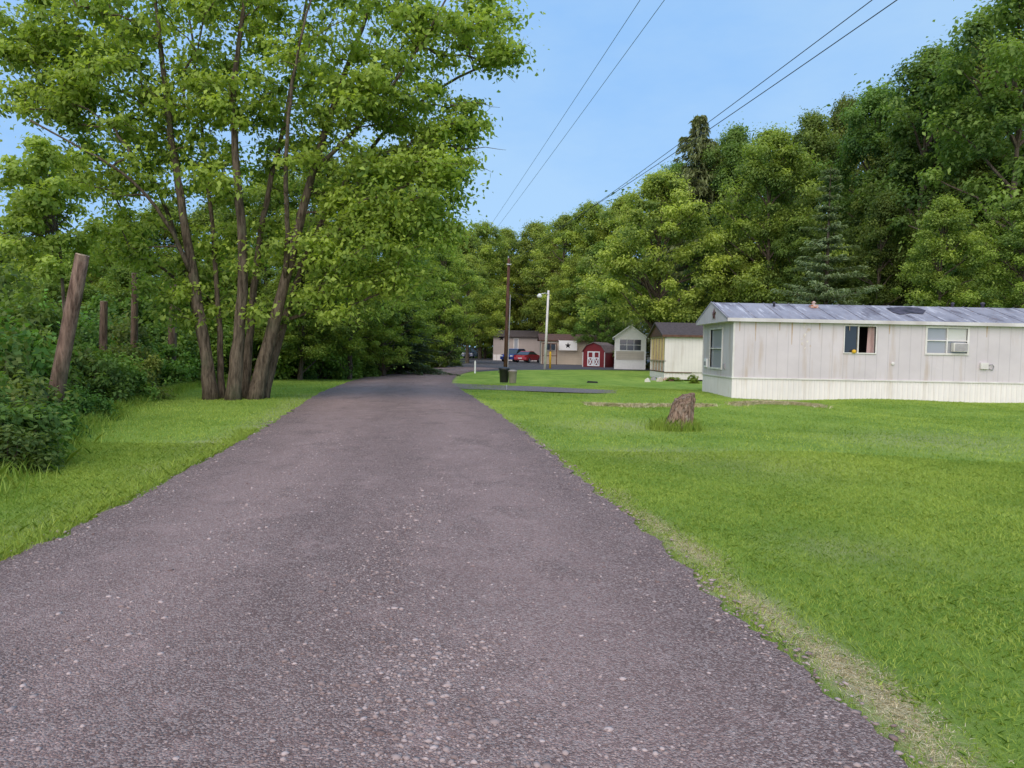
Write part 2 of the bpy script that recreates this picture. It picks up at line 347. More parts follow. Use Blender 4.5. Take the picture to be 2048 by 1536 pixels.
def cl(x,y): return .5+.25*np.sin(x*1.3+y*.7)*np.sin(y*.9-x*.4)+.17*np.sin(x*4.1+1+np.sin(y*2))*np.sin(y*3.3+np.sin(x*2.2))+.2*np.sin(x*.45+2)*np.sin(y*.37+x*.2)
x,y=lawn_pts(430000,2.1,12,1.7); dd=x-xr(y)
kk=(rng.uniform(0,1,len(x))>np.exp(-((dd-.23)/.15)**2)*.9*np.clip((8.2-y)/3,0,1)*brk(y)); x,y=x[kk],y[kk]
m=len(x); t=np.clip(cl(x,y)*.9+rng.normal(.05,.2,m),0,1); H=rng.uniform(.014,.036,m)*(0.75+.6*cl(x,y)); H=H*(1+ (x<0)*.35)
blades('lawn_grass',x,y,H,rng.uniform(.003,.006,m),M['blade'],'short green grass blades of the near lawn','grass',t,1.3)
x,y=lawn_pts(240000,11,34,1.3); m=len(x); t=np.clip(cl(x,y)*.9+rng.normal(.05,.18,m),0,1)
blades('distant_lawn_grass',x,y,rng.uniform(.02,.05,m),rng.uniform(.008,.016,m),M['blade'],'green grass of the lawn around the stump and the lavender home','grass',t,1.2)
n=30000; y=2.3+rng.power(.8,n)*6.5; x=xr(y)+.23+rng.normal(0,.08,n)+.05*np.sin(y*2.3); kk=rng.uniform(0,1,n)<brk(y)*.9+.1; x,y=x[kk],y[kk]; n=len(x)
blades('dry_grass',x,y,rng.uniform(.006,.016,n),rng.uniform(.003,.006,n),M['straw'],'band of dry straw coloured grass along the right road edge','dry grass',rng.uniform(0,1,n),4.5)
n=2600; y=2.4+rng.power(1.2,n)*9; x=rng.uniform(0,.75,n)*y; kk=(x>xr(y)+.35)&(np.sin(x*2.1+1)*np.sin(y*1.7)>.1); x,y=x[kk],y[kk]; x=np.repeat(x,7)+rng.normal(0,.035,len(x)*7); y=np.repeat(y,7)+rng.normal(0,.035,len(y)*7)
blades('lawn_weeds',x,y,rng.uniform(.015,.03,len(x)),rng.uniform(.012,.022,len(x)),M['blade'],'low clover and weeds mixed into the near lawn','weeds',rng.uniform(.1,.6,len(x)),2.2)
def swath(pts,n,w):
    P=[gp(*p) for p in pts]; s=rng.uniform(0,len(P)-1,n); i=s.astype(int); f=s-i
    PX=np.array([p.x for p in P]); PY=np.array([p.y for p in P])
    x=PX[i]*(1-f)+PX[np.minimum(i+1,len(P)-1)]*f; y=PY[i]*(1-f)+PY[np.minimum(i+1,len(P)-1)]*f
    return x+rng.normal(0,.12,n),y+rng.normal(0,w,n)*(.4+.6*np.sin(x*2.1)**2)
x1,y1=swath([(1185,809),(1250,811),(1310,809),(1420,812)],6500,.25); x2,y2=swath([(1470,812),(1530,809),(1580,810),(1640,815)],5500,.28)
x=np.r_[x1,x2]; y=np.r_[y1,y2]; n=len(x)
blades('cut_hay',x,y,rng.uniform(.04,.12,n),rng.uniform(.012,.025,n),M['straw'],'thin swath of dry cut grass on the lawn before the lavender home','dry grass',rng.uniform(.0,.7,n),2.0)
n=22000; y=rng.uniform(7,34,n); x=xb(y)+rng.normal(-.25,.35,n)
blades('tall_weeds',x,y,rng.uniform(.08,.28,n),rng.uniform(.008,.016,n),M['blade'],'tall unmown grass along the foot of the roadside brush','grass',np.clip(rng.normal(.25,.2,n),0,1),.8)
n=7000; y=rng.uniform(4.5,14,n); x=xl(y)-.04-np.abs(rng.normal(0,.16,n))
blades('verge_grass',x,y,rng.uniform(.04,.10,n),rng.uniform(.004,.008,n),M['blade'],'shaggy grass hanging over the left edge of the road','grass',np.clip(rng.normal(.6,.2,n),0,1),1.1)
# ------------------------------------------------------------ foliage
def norm(a): return a/np.maximum(np.linalg.norm(a,axis=1,keepdims=True),1e-9)
def leaf_mesh(name,P,Nn,S,T,mat,asp=.62,droop=.18,tdir=None):
    n=len(P); r=rng.normal(0,1,(n,3)) if tdir is None else tdir+rng.normal(0,.35,(n,3))
    b=norm(np.cross(Nn,r)); t=norm(np.cross(b,Nn)); s=S[:,None]
    v0=P-t*s*.5; v2=P+t*s*.5-np.array([0,0,1.])*s*droop; v1=P+b*s*asp*.5; v3=P-b*s*asp*.5
    V=np.stack([v0,v1,v2,v3],1).reshape(-1,3)
    return mesh_np(name,V,np.arange(n*4).reshape(n,4),mat,np.clip(T,0,1))
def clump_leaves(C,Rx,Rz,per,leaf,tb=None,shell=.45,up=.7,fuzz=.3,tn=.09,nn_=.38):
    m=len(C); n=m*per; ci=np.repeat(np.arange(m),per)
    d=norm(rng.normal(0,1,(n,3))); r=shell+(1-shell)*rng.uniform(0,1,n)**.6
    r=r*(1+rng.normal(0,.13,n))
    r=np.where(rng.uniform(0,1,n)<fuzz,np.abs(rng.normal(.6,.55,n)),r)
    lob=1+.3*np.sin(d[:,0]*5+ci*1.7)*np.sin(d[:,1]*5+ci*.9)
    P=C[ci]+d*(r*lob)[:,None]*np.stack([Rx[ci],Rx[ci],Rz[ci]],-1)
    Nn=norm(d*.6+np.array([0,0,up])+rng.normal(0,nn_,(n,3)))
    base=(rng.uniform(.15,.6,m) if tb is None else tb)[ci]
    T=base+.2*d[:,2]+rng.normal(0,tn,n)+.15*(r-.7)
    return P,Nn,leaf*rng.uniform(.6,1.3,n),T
def limb_path(a,b,n=5,arc=.15):
    a=Vector(a);b=Vector(b);L=(b-a).length; out=[]
    for i in range(n+1):
        t=i/n; p=a.lerp(b,t)+Vector((0,0,arc*L*math.sin(PI*t)*.6))
        if 0<i<n: p+=Vector((random.gauss(0,.03),random.gauss(0,.03),random.gauss(0,.02)))*L
        out.append(p)
    return out
def proto_decid(seed,H=20,Rm=5.2,base=.16,nc=190,per=270,leaf=.25,crad=1.05,mat='wood_leaf',prof=1.0,bark='dark_bark',trad=.26):
    random.seed(seed); C=[]
    ph=[random.uniform(0,6.28) for _ in range(4)]
    while len(C)<nc:
        h=base+(1-base)*random.random(); th=random.uniform(0,6.28)
        e=(h-base)/(1-base); rr=Rm*(math.sin(PI*min(1,max(0,e*.86+.14))**prof)**.62)
        rr*=1+.28*math.sin(2*th+ph[0]+h*5)+.22*math.sin(3*th+ph[1]-h*9)+.12*math.sin(h*31+ph[2])
        q=random.random()**.42
        C.append((rr*q*math.cos(th),rr*q*math.sin(th),h*H-.6))
    C=np.array(C); Rx=np.array([random.uniform(.5,1.3)*crad for _ in C]); Rz=Rx*.6
    tb=rng.uniform(.1,.75,len(C))
    P,Nn,S,T=clump_leaves(C,Rx,Rz,per,leaf,tb)
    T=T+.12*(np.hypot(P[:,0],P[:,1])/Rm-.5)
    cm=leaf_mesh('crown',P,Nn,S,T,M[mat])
    b=MB(); tr=[Vector((0,0,-.6))]; x=y=0
    for i in range(1,9):
        x+=random.gauss(0,.12); y+=random.gauss(0,.12); tr.append(Vector((x,y,H*.82*i/8)))
    b.tube(tr,[trad*1.35]+[trad*(1-.85*i/8) for i in range(1,9)],9,.06)
    for j in range(0,len(C),5):
        c=Vector(C[j]); zi=min(max(c.z-2-.25*math.hypot(c.x,c.y),1.8),H*.75); kx=int(zi/(H*.82)*8); a=tr[min(kx,7)].lerp(tr[min(kx+1,8)],.5)
        b.tube(limb_path(a,c,4,.1),[.10,.08,.06,.04,.02],5)
    o=b.build('trunk',M[bark]); me=o.data; bpy.data.objects.remove(o); return me,cm,H
def proto_spruce(seed,H=20,Rm=3.6,tiers=34,br=9,per=95,card=.42,droop=.35,gap=0,mat='needle',flat_=False,base=.04,ex=.8):
    random.seed(seed); PP=[];NN=[];TT=[];DD=[]; b=MB(); b.tube([(0,0,-.5),(0,0,H*.5),(0,0,H*.98)],[.26,.15,.03],8)
    for i in range(tiers):
        h=base+(1-base)*(i+random.random()*.6)/tiers; 
        if h>1: continue
        rr=Rm*((1-h)**(ex if not flat_ else .5))*random.uniform(.75,1.15)
        if flat_: rr*=.5+.5*math.sin(PI*min(1,h+.25))
        for k in range(br):
            th=random.uniform(0,6.28); L=rr*random.uniform(.5,1.15)+.15; up=(.25 if flat_ else .05)-(0 if flat_ else .1)
            m=int(per*(.25+L/Rm)); s=rng.uniform(0.12,1,m)**.8
            w=rng.normal(0,.12 if not flat_ else .18,m)*L*(1.15-s)
            ct,st=math.cos(th),math.sin(th)
            r_=s*L; zz=h*H+up*r_-droop*r_*s*.7+ (.12*s**3*L if not flat_ else 0)
            zz=zz-np.abs(rng.normal(0,.22 if not flat_ else .1,m))
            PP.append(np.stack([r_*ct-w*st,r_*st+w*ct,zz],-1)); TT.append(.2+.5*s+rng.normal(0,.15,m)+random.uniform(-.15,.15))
            DD.append(np.tile([ct,st,-.5 if not flat_ else .3],(m,1)))
            b.tube([(0,0,h*H),(L*.9*ct,L*.9*st,h*H+up*L*.9-droop*L*.55)],[.03+.01*L,.01],4)
    P=np.concatenate(PP);T=np.concatenate(TT);D=np.concatenate(DD); n=len(P)
    Nn=norm(np.array([0,0,.8])+rng.normal(0,.55,(n,3)))
    cm=leaf_mesh('crown',P,Nn,card*rng.uniform(.6,1.3,n),T,M[mat],.3,.3,D)
    o=b.build('trunk',M['dark_bark']); me=o.data; bpy.data.objects.remove(o); return me,cm,H
PD=[proto_decid(s,prof=p,Rm=r) for s,p,r in [(1,1.0,5.2),(2,.85,4.8),(3,1.15,5.6),(4,.95,4.4)]]
PB=proto_decid(9,H=15,Rm=5.6,base=.30,nc=240,per=290,leaf=.22,crad=.85,mat='wood_leaf',prof=.8)
PS=[proto_spruce(21),proto_spruce(22,Rm=4.4,droop=.45)]
PT=proto_spruce(25,Rm=7.6,droop=.3,tiers=42,br=9,ex=.60,card=.5,per=85)
PW=proto_spruce(31,H=20,Rm=6.0,tiers=20,br=8,per=170,card=.38,droop=.12,flat_=True,base=.08)
def shrub_proto(seed,nc=40,per=250,leaf=.12,cr=(.22,.5)):
    random.seed(seed); C=[]
    while len(C)<nc:
        a=random.uniform(0,6.28); r=1.35*random.random()**.5; z=random.uniform(.1,1.85)
        if r/1.6+(z/2.3)**2<1.1: C.append((r*math.cos(a),r*math.sin(a),z))
    C=np.array(C); Rx=np.array([random.uniform(*cr) for _ in C]); P,Nn,S,T=clump_leaves(C,Rx,Rx*.8,per,leaf,rng.uniform(.1,.7,len(C)))
    cm=leaf_mesh('foliage',P,Nn,S,T,M['wood_leaf'])
    b=MB()
    for c in C[::2]: b.tube(limb_path((c[0]*.15,c[1]*.15,-.3),c,4,.05),[.03,.025,.02,.015,.008],5)
    o=b.build('stem',M['dark_bark']); me=o.data; bpy.data.objects.remove(o); return me,cm,2.1
PH=[shrub_proto(s) for s in (41,42,43)]
PN=[shrub_proto(s,56,120,.15,(.25,.6)) for s in (51,52,53)]
def put(name,proto,loc,h,w,label,cat,group=None,col=(1,1,1),rz=None,parts=('trunk','crown')):
    r=empty(name,loc,rz if rz is not None else random.uniform(0,6.28),label,cat,group)
    for nm,me in zip(parts,proto[:2]):
        o=link(nm,me,r); o.scale=(w,w,h/proto[2]); o.color=(col[0],col[1],col[2],1)
    return r
def tree(name,proto,px,topy,Y,w,label,group=None,col=(1,1,1),gz=0,rz=None):
    p=at(px,690,Y); top=at(px,topy,Y).z
    return put(name,proto,(p.x,Y,gz),top-gz,w,label,'tree',group,col,rz)
tree('maple_tree',PB,1312,335,62,1.02,'broad pale green tree with rounded crown left of the lavender home',None,(1.65,1.45,1.35))
tree('spruce_tree',PT,1386,222,74,1.0,'tall brownish spruce with pointed top above the rounded tree',None,(1.45,1.35,1.2))
tree('broadleaf_tree',PD[0],1528,250,60,.86,'mid green tree right of the rounded tree, trunk showing below',None,(1.2,1.15,1))
tree('pine_tree',PW,1648,325,47,.72,'white pine with layered drooping boughs behind the lavender home',None,(1.5,1.6,1.65))
tree('broadleaf_tree',PD[1],1880,385,43,.50,'small light green tree just behind the right end of the roof',None,(1.2,1.15,1))
tree('broadleaf_tree',PD[2],2030,-90,47,1.15,'tallest leafy tree filling the right edge of the photo',None,(.95,1.0,1.0))
tree('broadleaf_tree',PD[3],1845,85,56,1.12,'tall full crowned tree second from the right edge',None,(.85,.92,.95))
tree('broadleaf_tree',PD[0],1735,165,64,1.0,'tall tree with dark crown behind and right of the white pine',None,(.75,.9,.9))
tree('broadleaf_tree',PD[2],2050,380,41,.5,'low bright leafy branches of the tree by the right edge above the roof',None,(1.1,1.1,1))
tree('broadleaf_tree',PD[1],1200,478,96,.85,'low spreading green tree behind the white bay window home',None,(.9,1.0,.95))
tree('broadleaf_tree',PB,1208,545,82,.52,'small green tree overhanging the red shed and the white gabled home',None,(.8,.95,.85))
g='trees in the wood behind the lavender home'; lb='dark leafy tree standing in the wood behind the lavender home'
for i,(px,ty,Y,w,c) in enumerate([(1460,245,72,.8,.8),(1610,215,72,.9,.78),(1680,185,78,.8,.7),(1560,300,66,.6,.6),(1800,230,60,.8,.7),(1940,60,66,1.1,.75),(1430,420,66,.6,.62),
      (1760,380,54,.6,.65),(1960,300,52,.7,.75),(1590,430,58,.5,.6),(1870,170,72,1,.7),(2140,60,50,1,.8),(1700,450,60,.5,.6),(1480,470,62,.5,.7),(1425,275,80,.7,.9),(1345,318,82,.8,.95)]):
    tree('woodland_tree',PD[i%4],px,ty,Y,w,lb,g,(c*(1.0+.15*(i%3)),c*1.12,c*1.1))
g='trees beyond the far homes'; lb='yellow green tree in the row beyond the far homes'
for i,(px,ty,Y,w) in enumerate([(1240,385,98,1.0),(1180,400,100,1.0),(1125,425,106,1.0),(1065,440,118,1.0),(1010,452,124,1.0),(960,440,116,1.0),(915,455,105,.95),(1090,500,116,.8),(1030,520,120,.8),(970,540,117,.8),(1150,510,98,.7),(1240,520,97,.6),(880,520,88,.7)]):
    c=[1.0,1.2,1.05,.9][i%4]; tree('far_tree',PD[(i+1)%4],px,ty,Y,w,lb,g,(c*1.3,c*1.17,c*1.0))
tree('spruce_tree',PS[0],1105,470,114,1.1,'reddish dark conifer behind the light pole',None,(1.3,.85,.8))
tree('spruce_tree',PS[1],800,560,44,.72,'dark low spruce at the left inside of the road bend',None,(.6,.7,.7))
tree('spruce_tree',PS[0],870,430,62,.75,'dark conifer behind the low spruce at the bend',None,(.8,.85,.8))
tree('broadleaf_tree',PB,935,505,80,.75,'yellow green tree with low hanging branches over the road bend',None,(1.4,1.25,1.0))
g='trees behind the multi stemmed maple'; lb='green tree in the thicket behind the multi stemmed maple'
for i,(px,ty,Y,w,c) in enumerate([(330,400,42,.62,.95),(430,400,44,.6,.9),(540,330,40,.6,.95),(640,300,42,.62,1.0),(730,300,44,.62,1.1),(800,350,50,.62,1.15),(700,420,36,.4,1.1),(600,450,34,.4,.9),(480,520,36,.4,.8),(240,440,38,.42,.95),(380,520,34,.38,.85),(880,440,60,.55,1.2),(770,520,40,.4,1.1)]):
    tree('thicket_tree',PD[i%4],px,ty,Y,w,lb,g,(c*1.2,c*1.15,c*.95))
g='low trees on the far left'; lb='low leafy tree on the far left beyond the wooden posts'
for i,(px,ty,Y,w,c) in enumerate([(20,452,48,.6,.85),(110,470,42,.5,1.2),(-60,450,50,.7,.8),(180,470,38,.42,1.1),(50,520,34,.4,1.1),(250,520,32,.36,1.0),(130,540,30,.36,.9)]):
    tree('roadside_tree',PD[(i+2)%4],px,ty,Y,w,lb,g,(c*1.15,c*1.15,c),gz=-.8)
sky=[(-500,460),(0,480),(200,490),(900,480),(1000,475),(1100,465),(1200,425),(1300,380),(1450,310),(1550,280),(1650,240),(1750,175),(1850,120),(2000,50),(2300,-60),(2800,-100)]
C=[];tb=[]
for i in range(2300):
    px=random.uniform(-500,2700); Y=random.uniform(125,145) if px<1200 else random.uniform(98,118)
    if px>1450: Y=random.uniform(80,100)
    ty=np.interp(px,[s[0] for s in sky],[s[1] for s in sky])+18*math.sin(px*.045)+12*math.sin(px*.11)
    top=at(px,ty,Y).z-1.6; z=top*(random.random()**.75); C.append((at(px,700,Y).x,Y,max(z,.8))); tb.append(random.uniform(.0,.4))
C=np.array(C); Rx=rng.uniform(1.8,3.2,len(C)); P,Nn,S,T=clump_leaves(C,Rx,Rx*.75,85,.72,np.array(tb))
o=link('woodland',leaf_mesh('woodland',P,Nn,S,T,M['wood_leaf'])); o.color=(.9,.95,.9,1); tag(o,'far dark wood closing the view behind homes and trees','woods',kind='stuff')
def shrub(px,py,Y,h,w,label,group,col,k,gz=None):
    p=at(px,py,Y); z=float(gh(p.x,Y))-.05 if gz is None else gz
    put('shrub',(PN if Y<20 else PH)[k%3],(p.x,Y,z),h,w,label,'shrub',group,col,parts=('stem','foliage'))
k=0
for (px,Y,h,w) in [(-60,9.6,1.4,.65),(-5,10.6,1.15,.55),(45,12,1.0,.5),(-40,12.5,2.2,.85),(30,15.8,2.5,.85),(160,18.5,1.8,.75),(205,20,1.9,.85),(250,21.5,1.8,.8),(-80,15,3.4,1.2),(50,18.5,3.2,1.1),(30,21,4.0,1.4),(165,24.5,3.6,1.2),(310,28,2.4,1.0),(235,27.5,3.6,1.2),(80,27,4.6,1.6),(-30,24,5,1.8),(345,31,3.2,1.2),(200,30,4.6,1.6),(290,32,4.4,1.5),(130,33,5,1.7),(150,15.5,.9,.45),(-10,9.2,.7,.45)]:
    k+=1; s_=.62 if Y<20 else .85; shrub(px,690,Y,h,w,'dark green bush in the ditch around the leaning wooden posts','bushes in the left ditch',(s_*(.85+.35*(k%3)/2),s_*(1.05+.2*(k%2)),s_*1.1),k)
for (px,Y,h,w) in [(400,33,3.0,1.3),(480,34,3.2,1.3),(560,35,3.4,1.4),(620,36,2.6,1.3),(660,38,2.4,1.2),(700,40,2.2,1.2),(740,43,2.4,1.2),(600,40,5,1.8),(520,40,5,1.8),(680,44,5,1.8),(440,40,5,1.8),(360,37,4,1.6)]:
    k+=1; shrub(px,690,Y,h,w,'green bush beyond the maple along the left of the bend','bushes along the left of the bend',(.85+.3*(k%2),1.0+.2*(k%2),.9),k)
for (px,Y,h,w) in [(850,60,2,1.2),(888,68,2.4,1.2),(890,104,3,1.6),(966,128,2.5,1.5)]:
    k+=1; shrub(px,690,Y,h,w,'green bush at the far side of the road bend','bushes at the far bend',(1.1,1.1,.9),k)
for (px,py,h,w,l_) in [(1348,763,.28,.32,'low weedy plant before the cream home front wall'),(1387,768,.5,.22,'weedy plant at the corner of the lavender home')]:
    p=gp(px,py); k+=1; put('shrub',PH[k%3],(p.x,p.y,0),h,w,l_,'shrub',None,(1.3,1.2,.9),parts=('stem','foliage'))
# ------------------------------------------------------------ hero maple
hb=gp(470,797); HY=hb.y
def hp(px,py,dy=0): return at(px,py,HY+dy)
stems=[([(424,806,0),(410,700,0),(390,570,.1),(366,430,.2),(346,300,.3),(330,170,.2),(316,50,.2),(300,-100,.2)],.18),
 ([(464,808,-.3),(476,680,-.3),(486,560,-.4),(482,440,-.4),(470,300,-.5),(468,180,-.6),(484,40,-.6),(510,-140,-.6)],.185),
 ([(508,806,.1),(534,700,.1),(562,590,.2),(590,480,.3),(616,380,.4),(645,280,.6),(678,180,.7),(722,60,.8),(775,-60,.8)],.20),
 ([(488,804,.5),(498,690,.6),(508,580,.7),(522,460,.9),(545,350,1.0),(570,240,1.2),(592,120,1.3),(612,0,1.3),(628,-120,1.3)],.125),
 ([(526,800,.5),(556,690,.8),(592,570,1.2),(640,450,1.6),(705,345,2.0),(790,245,2.2),(915,155,2.0),(1035,112,1.8)],.125),
 ([(404,690,.6),(376,560,1.2),(340,440,1.8),(295,335,2.0),(240,235,2.0),(175,130,2.0)],.09),
 ([(444,806,.4),(440,700,.5),(434,580,.7),(424,440,.9),(410,320,1.1),(398,200,1.2),(382,60,1.3),(360,-80,1.3)],.095),
 ([(572,560,.2),(575,440,-.5),(572,330,-1.2),(580,200,-1.6),(605,60,-2.0),(640,-60,-2)],.08),
 ([(630,340,.6),(715,255,.2),(800,150,-.3),(870,40,-.6),(920,-60,-.8)],.07),
 ([(384,550,.1),(330,440,-.6),(250,350,-1.2),(150,290,-1.6),(60,240,-1.8)],.065)]
root=empty('maple_tree',(hp(470,797).x,HY,0),0,'large multi stemmed maple with bright green leaves left of the road','tree')
rl=Vector(root.location); TP=[]
random.seed(5)
for pts,r in stems:
    b=MB(); W=[hp(*p) for p in pts]; m=len(W)
    W2=[Vector(v) for v in catmull(W,4)]; mm=len(W2)
    W2=[p+Vector((random.gauss(0,.012),random.gauss(0,.012),0)) for p in W2]
    rad=[max(.025,r*(1-.8*i/(mm-1))*(1+.45*math.exp(-i/1.5) if r>.09 else 1)) for i in range(mm)]
    if pts[0][1]>790: W2[0].z=-.25
    b.M=Matrix.Translation(-rl); b.tube(W2,rad,12,.08); b.build('trunk',M['bark'],root,True)
    TP+=[(p,rr) for p,rr in zip(W2,rad)]
ell=[(330,-60,330,150,3.2,90),(650,-50,300,150,3.2,100),(140,70,170,120,2.5,66),(900,40,130,75,1.6,44),(1000,110,60,24,.7,12),(300,170,240,110,3,74),(570,160,220,120,3,80),
 (790,190,170,115,2.4,80),(110,210,120,60,1.8,32),(880,320,80,60,1.6,34),(770,380,150,90,2.2,78),(640,330,120,80,2.5,40),(850,450,85,45,1.4,28),(720,500,110,70,2,48),(230,330,140,80,2.2,44),
 (420,330,150,100,2.6,46),(370,610,60,70,1.4,16),(670,600,90,50,1.6,24),(800,560,70,40,1.2,16),(560,480,90,70,1.8,22),(940,230,40,60,.8,10),(60,90,80,50,1.2,16),(250,470,100,60,1.5,24),(440,520,90,80,1.6,18),(510,640,80,50,1.2,7),(330,560,60,60,1.3,10)]
C=[]
TPn=np.array([tuple(p) for p,_ in TP])
for (px,py,rx_,ry_,dy,cnt) in ell:
    c=0
    while c<cnt:
        v=np.array([random.uniform(-1,1) for _ in range(3)])
        if (v**2).sum()>1: continue
        p=hp(px+v[0]*rx_,py+v[1]*ry_,v[2]*dy+.6)
        if p.z<8 and p.y<HY+.5 and np.min(np.hypot(TPn[:,0]-p.x,(TPn[:,2]-p.z)))<.5 and random.random()<.8:
            if random.random()<.3: c+=1
            continue
        C.append(tuple(p)); c+=1
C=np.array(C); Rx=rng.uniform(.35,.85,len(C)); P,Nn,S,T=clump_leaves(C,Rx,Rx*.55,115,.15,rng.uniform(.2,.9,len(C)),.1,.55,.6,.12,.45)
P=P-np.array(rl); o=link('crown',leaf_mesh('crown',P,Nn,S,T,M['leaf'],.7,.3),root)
nT=len(TPn); dT=np.array([np.min(np.linalg.norm(TPn-c,axis=1)) for c in C]); order=np.argsort(dT)
nodes=[tuple(v) for v in TPn]; par={}; idn={}
for j in order:
    NA=np.array(nodes); c=C[j]; d=np.linalg.norm(NA-c,axis=1); d=d+np.where(NA[:,2]>c[2]+.1,1.5,0); d[nT:]*=.8
    i=int(np.argmin(d)); idn[j]=len(nodes); par[len(nodes)]=i; nodes.append(tuple(c))
cnt=np.ones(len(nodes))
for kx in range(len(nodes)-1,nT-1,-1): cnt[par[kx]]+=cnt[kx]
b=MB(Matrix.Translation(-rl))
for kx in range(nT,len(nodes)):
    i=par[kx]; a=Vector(nodes[i]); cv=Vector(nodes[kx]); r0=min(.009*math.sqrt(cnt[kx]),.06)+.002; r1=r0*.75
    if i<nT: r0=min(r0*1.3,TP[i][1]*.8)
    b.tube(limb_path(a,cv,4,.1),[r0*(1-t/4)+r1*t/4 for t in range(5)],5)
    for _ in range(2):
        e=cv+Vector((random.gauss(0,.4),random.gauss(0,.4),random.gauss(-.05,.25))); b.tube(limb_path(cv,e,2,.1),[.007,.005,.003],4)
for (a,e) in [((880,300),(1012,300)),((900,290),(985,345)),((930,90),(1030,165)),((900,60),(1010,40)),((900,210),(1000,215))]:
    b.tube(limb_path(hp(*a,.5),hp(*e,.3),6,.08),[.025,.02,.016,.013,.01,.007,.004],5)
b.build('branches',M['bark'],root)
Y2=19
r2=empty('sapling_tree',(at(95,690,Y2).x,Y2,-.9),0,'small bright leaved tree rising behind the leaning wooden post','tree'); q=Vector(r2.location)
C=[];random.seed(12)
for _ in range(75):
    a=random.random(); C.append(tuple(at(95+random.gauss(0,60)*(1.1-.5*a),540-a*250+random.gauss(0,12),Y2+random.gauss(0,.7))))
C=np.array(C); Rx=rng.uniform(.25,.5,len(C)); P,Nn,S,T=clump_leaves(C,Rx,Rx*.6,140,.13,rng.uniform(.3,.8,len(C)),.25,.6)
link('crown',leaf_mesh('crown',P-np.array(q),Nn,S,T,M['leaf'],.7,.3),r2)
b=MB(Matrix.Translation(-q)); tp=[q+Vector((0,0,0)),at(130,640,Y2),at(120,500,Y2),at(100,400,Y2),at(84,300,Y2)]; b.tube(tp,[.05,.045,.035,.025,.012],7)
for c in C[::2]: b.tube(limb_path(tp[2].lerp(tp[3],random.random()),c,3,.1),[.02,.015,.01,.005],4)
b.build('trunk',M['dark_bark'],r2)
# ------------------------------------------------------------ wooden posts
def post(base,top,Y,r,label,r2=None):
    t=at(*top,Y); a2=at(*base,Y); d=(t-a2); a=a2-d*((a2.z+1.1)/d.z)
    o=empty('wooden_post',a,0,label,'post','cut off wooden poles in the roadside brush'); b=MB(Matrix.Translation(-a))
    pts=[a.lerp(t,i/9) for i in range(10)]; b.tube(pts,[r*(1.1-.25*i/9) for i in range(10)],14,.05); b.build('shaft',M['post_wood'],o,True)
    dd=(t-a).normalized(); b=MB(Matrix.Translation(-a)); b.tube([t-dd*.01,t+dd*.012],[r*.86,r*.82],14,.04); b.build('sawn_top',M['cut_wood'],o)
post((100,850),(165,510),13.5,.135,'thick leaning wooden post, nearest and leftmost of the posts')
post((206,705),(208,603),23,.125,'short upright wooden post, second from the left')
post((268,722),(270,547),25,.12,'tall upright dark wooden post, third from the left')
post((343,770),(347,566),29,.16,'broad dark post tangled in leaves beside the maple stems')
# ------------------------------------------------------------ stump
sp=gp(1356,858); st=empty('tree_stump',(sp.x,sp.y,0),0,'weathered broken tree stump standing on the lawn','stump')
bm=bmesh.new(); n=44; rings=[]; random.seed(3)
lob=[random.uniform(.96,1.05)*(1+.04*math.sin(i*1.9)) for i in range(n)]
NJ=16
for j in range(NJ):
    t=j/(NJ-1); ring=[]
    for i in range(n):
        a=2*PI*i/n; top=.74+.08*math.cos(a-.3)+.012*math.sin(5*a)+(random.uniform(-.012,.012) if j==NJ-1 else 0); r=(.265-.035*t+.09*math.exp(-t*6))*lob[i]*(1+.03*math.sin(7*a+t*3))+random.uniform(-.008,.008)
        if t>.93: r*=.90
        ring.append(bm.verts.new((r*math.cos(a)+.12*t,r*math.sin(a),-.06+t*top)))
    rings.append(ring)
for j in range(NJ-1):
    for i in range(n): bm.faces.new((rings[j][i],rings[j][(i+1)%n],rings[j+1][(i+1)%n],rings[j+1][i]))
cv=bm.verts.new((.1,0,.66))
inn=[bm.verts.new(((v.co.x-.12)*.6+.12,v.co.y*.6,v.co.z+random.uniform(-.02,.01))) for v in rings[-1]]
for i in range(n):
    bm.faces.new((rings[-1][i],rings[-1][(i+1)%n],inn[(i+1)%n],inn[i])); bm.faces.new((inn[i],inn[(i+1)%n],cv))
bmesh.ops.recalc_face_normals(bm,faces=bm.faces); me=bpy.data.meshes.new('bark'); bm.to_mesh(me); bm.free()
def stumpmat():
    m,t=nt('stump_bark'); q=N(t); o=q.obj(); n1=q.noise(q.sc(o,(20,20,5)),1.5,6,.7); n2=q.noise(o,7,4)
    col=q.mix(q.map(n1,.40,.58),(.09,.055,.038,1),(.40,.28,.20,1)); col=q.mix(q.map(n2,.5,.7,0,.5),col,(.25,.15,.10,1)); col=q.mix(q.map(n2,.33,.45,.6,0),col,(.44,.37,.30,1))
    q.pbr(col,.95,q.bump(n1,1.0,.06),0,.1); return m
me.materials.append(stumpmat()); link('bark',me,st)
n=1500; th=rng.uniform(0,6.28,n); rr=.36+np.abs(rng.normal(0,.13,n)); x=sp.x+rr*np.cos(th)-.05; y=sp.y+rr*np.sin(th)
blades('stump_weeds',x,y,rng.uniform(.06,.28,n)*(1.2-(rr-.3)),rng.uniform(.006,.012,n),M['blade'],'long grass tufts growing around the foot of the stump','grass',np.clip(rng.normal(.35,.25,n),0,1),.7)
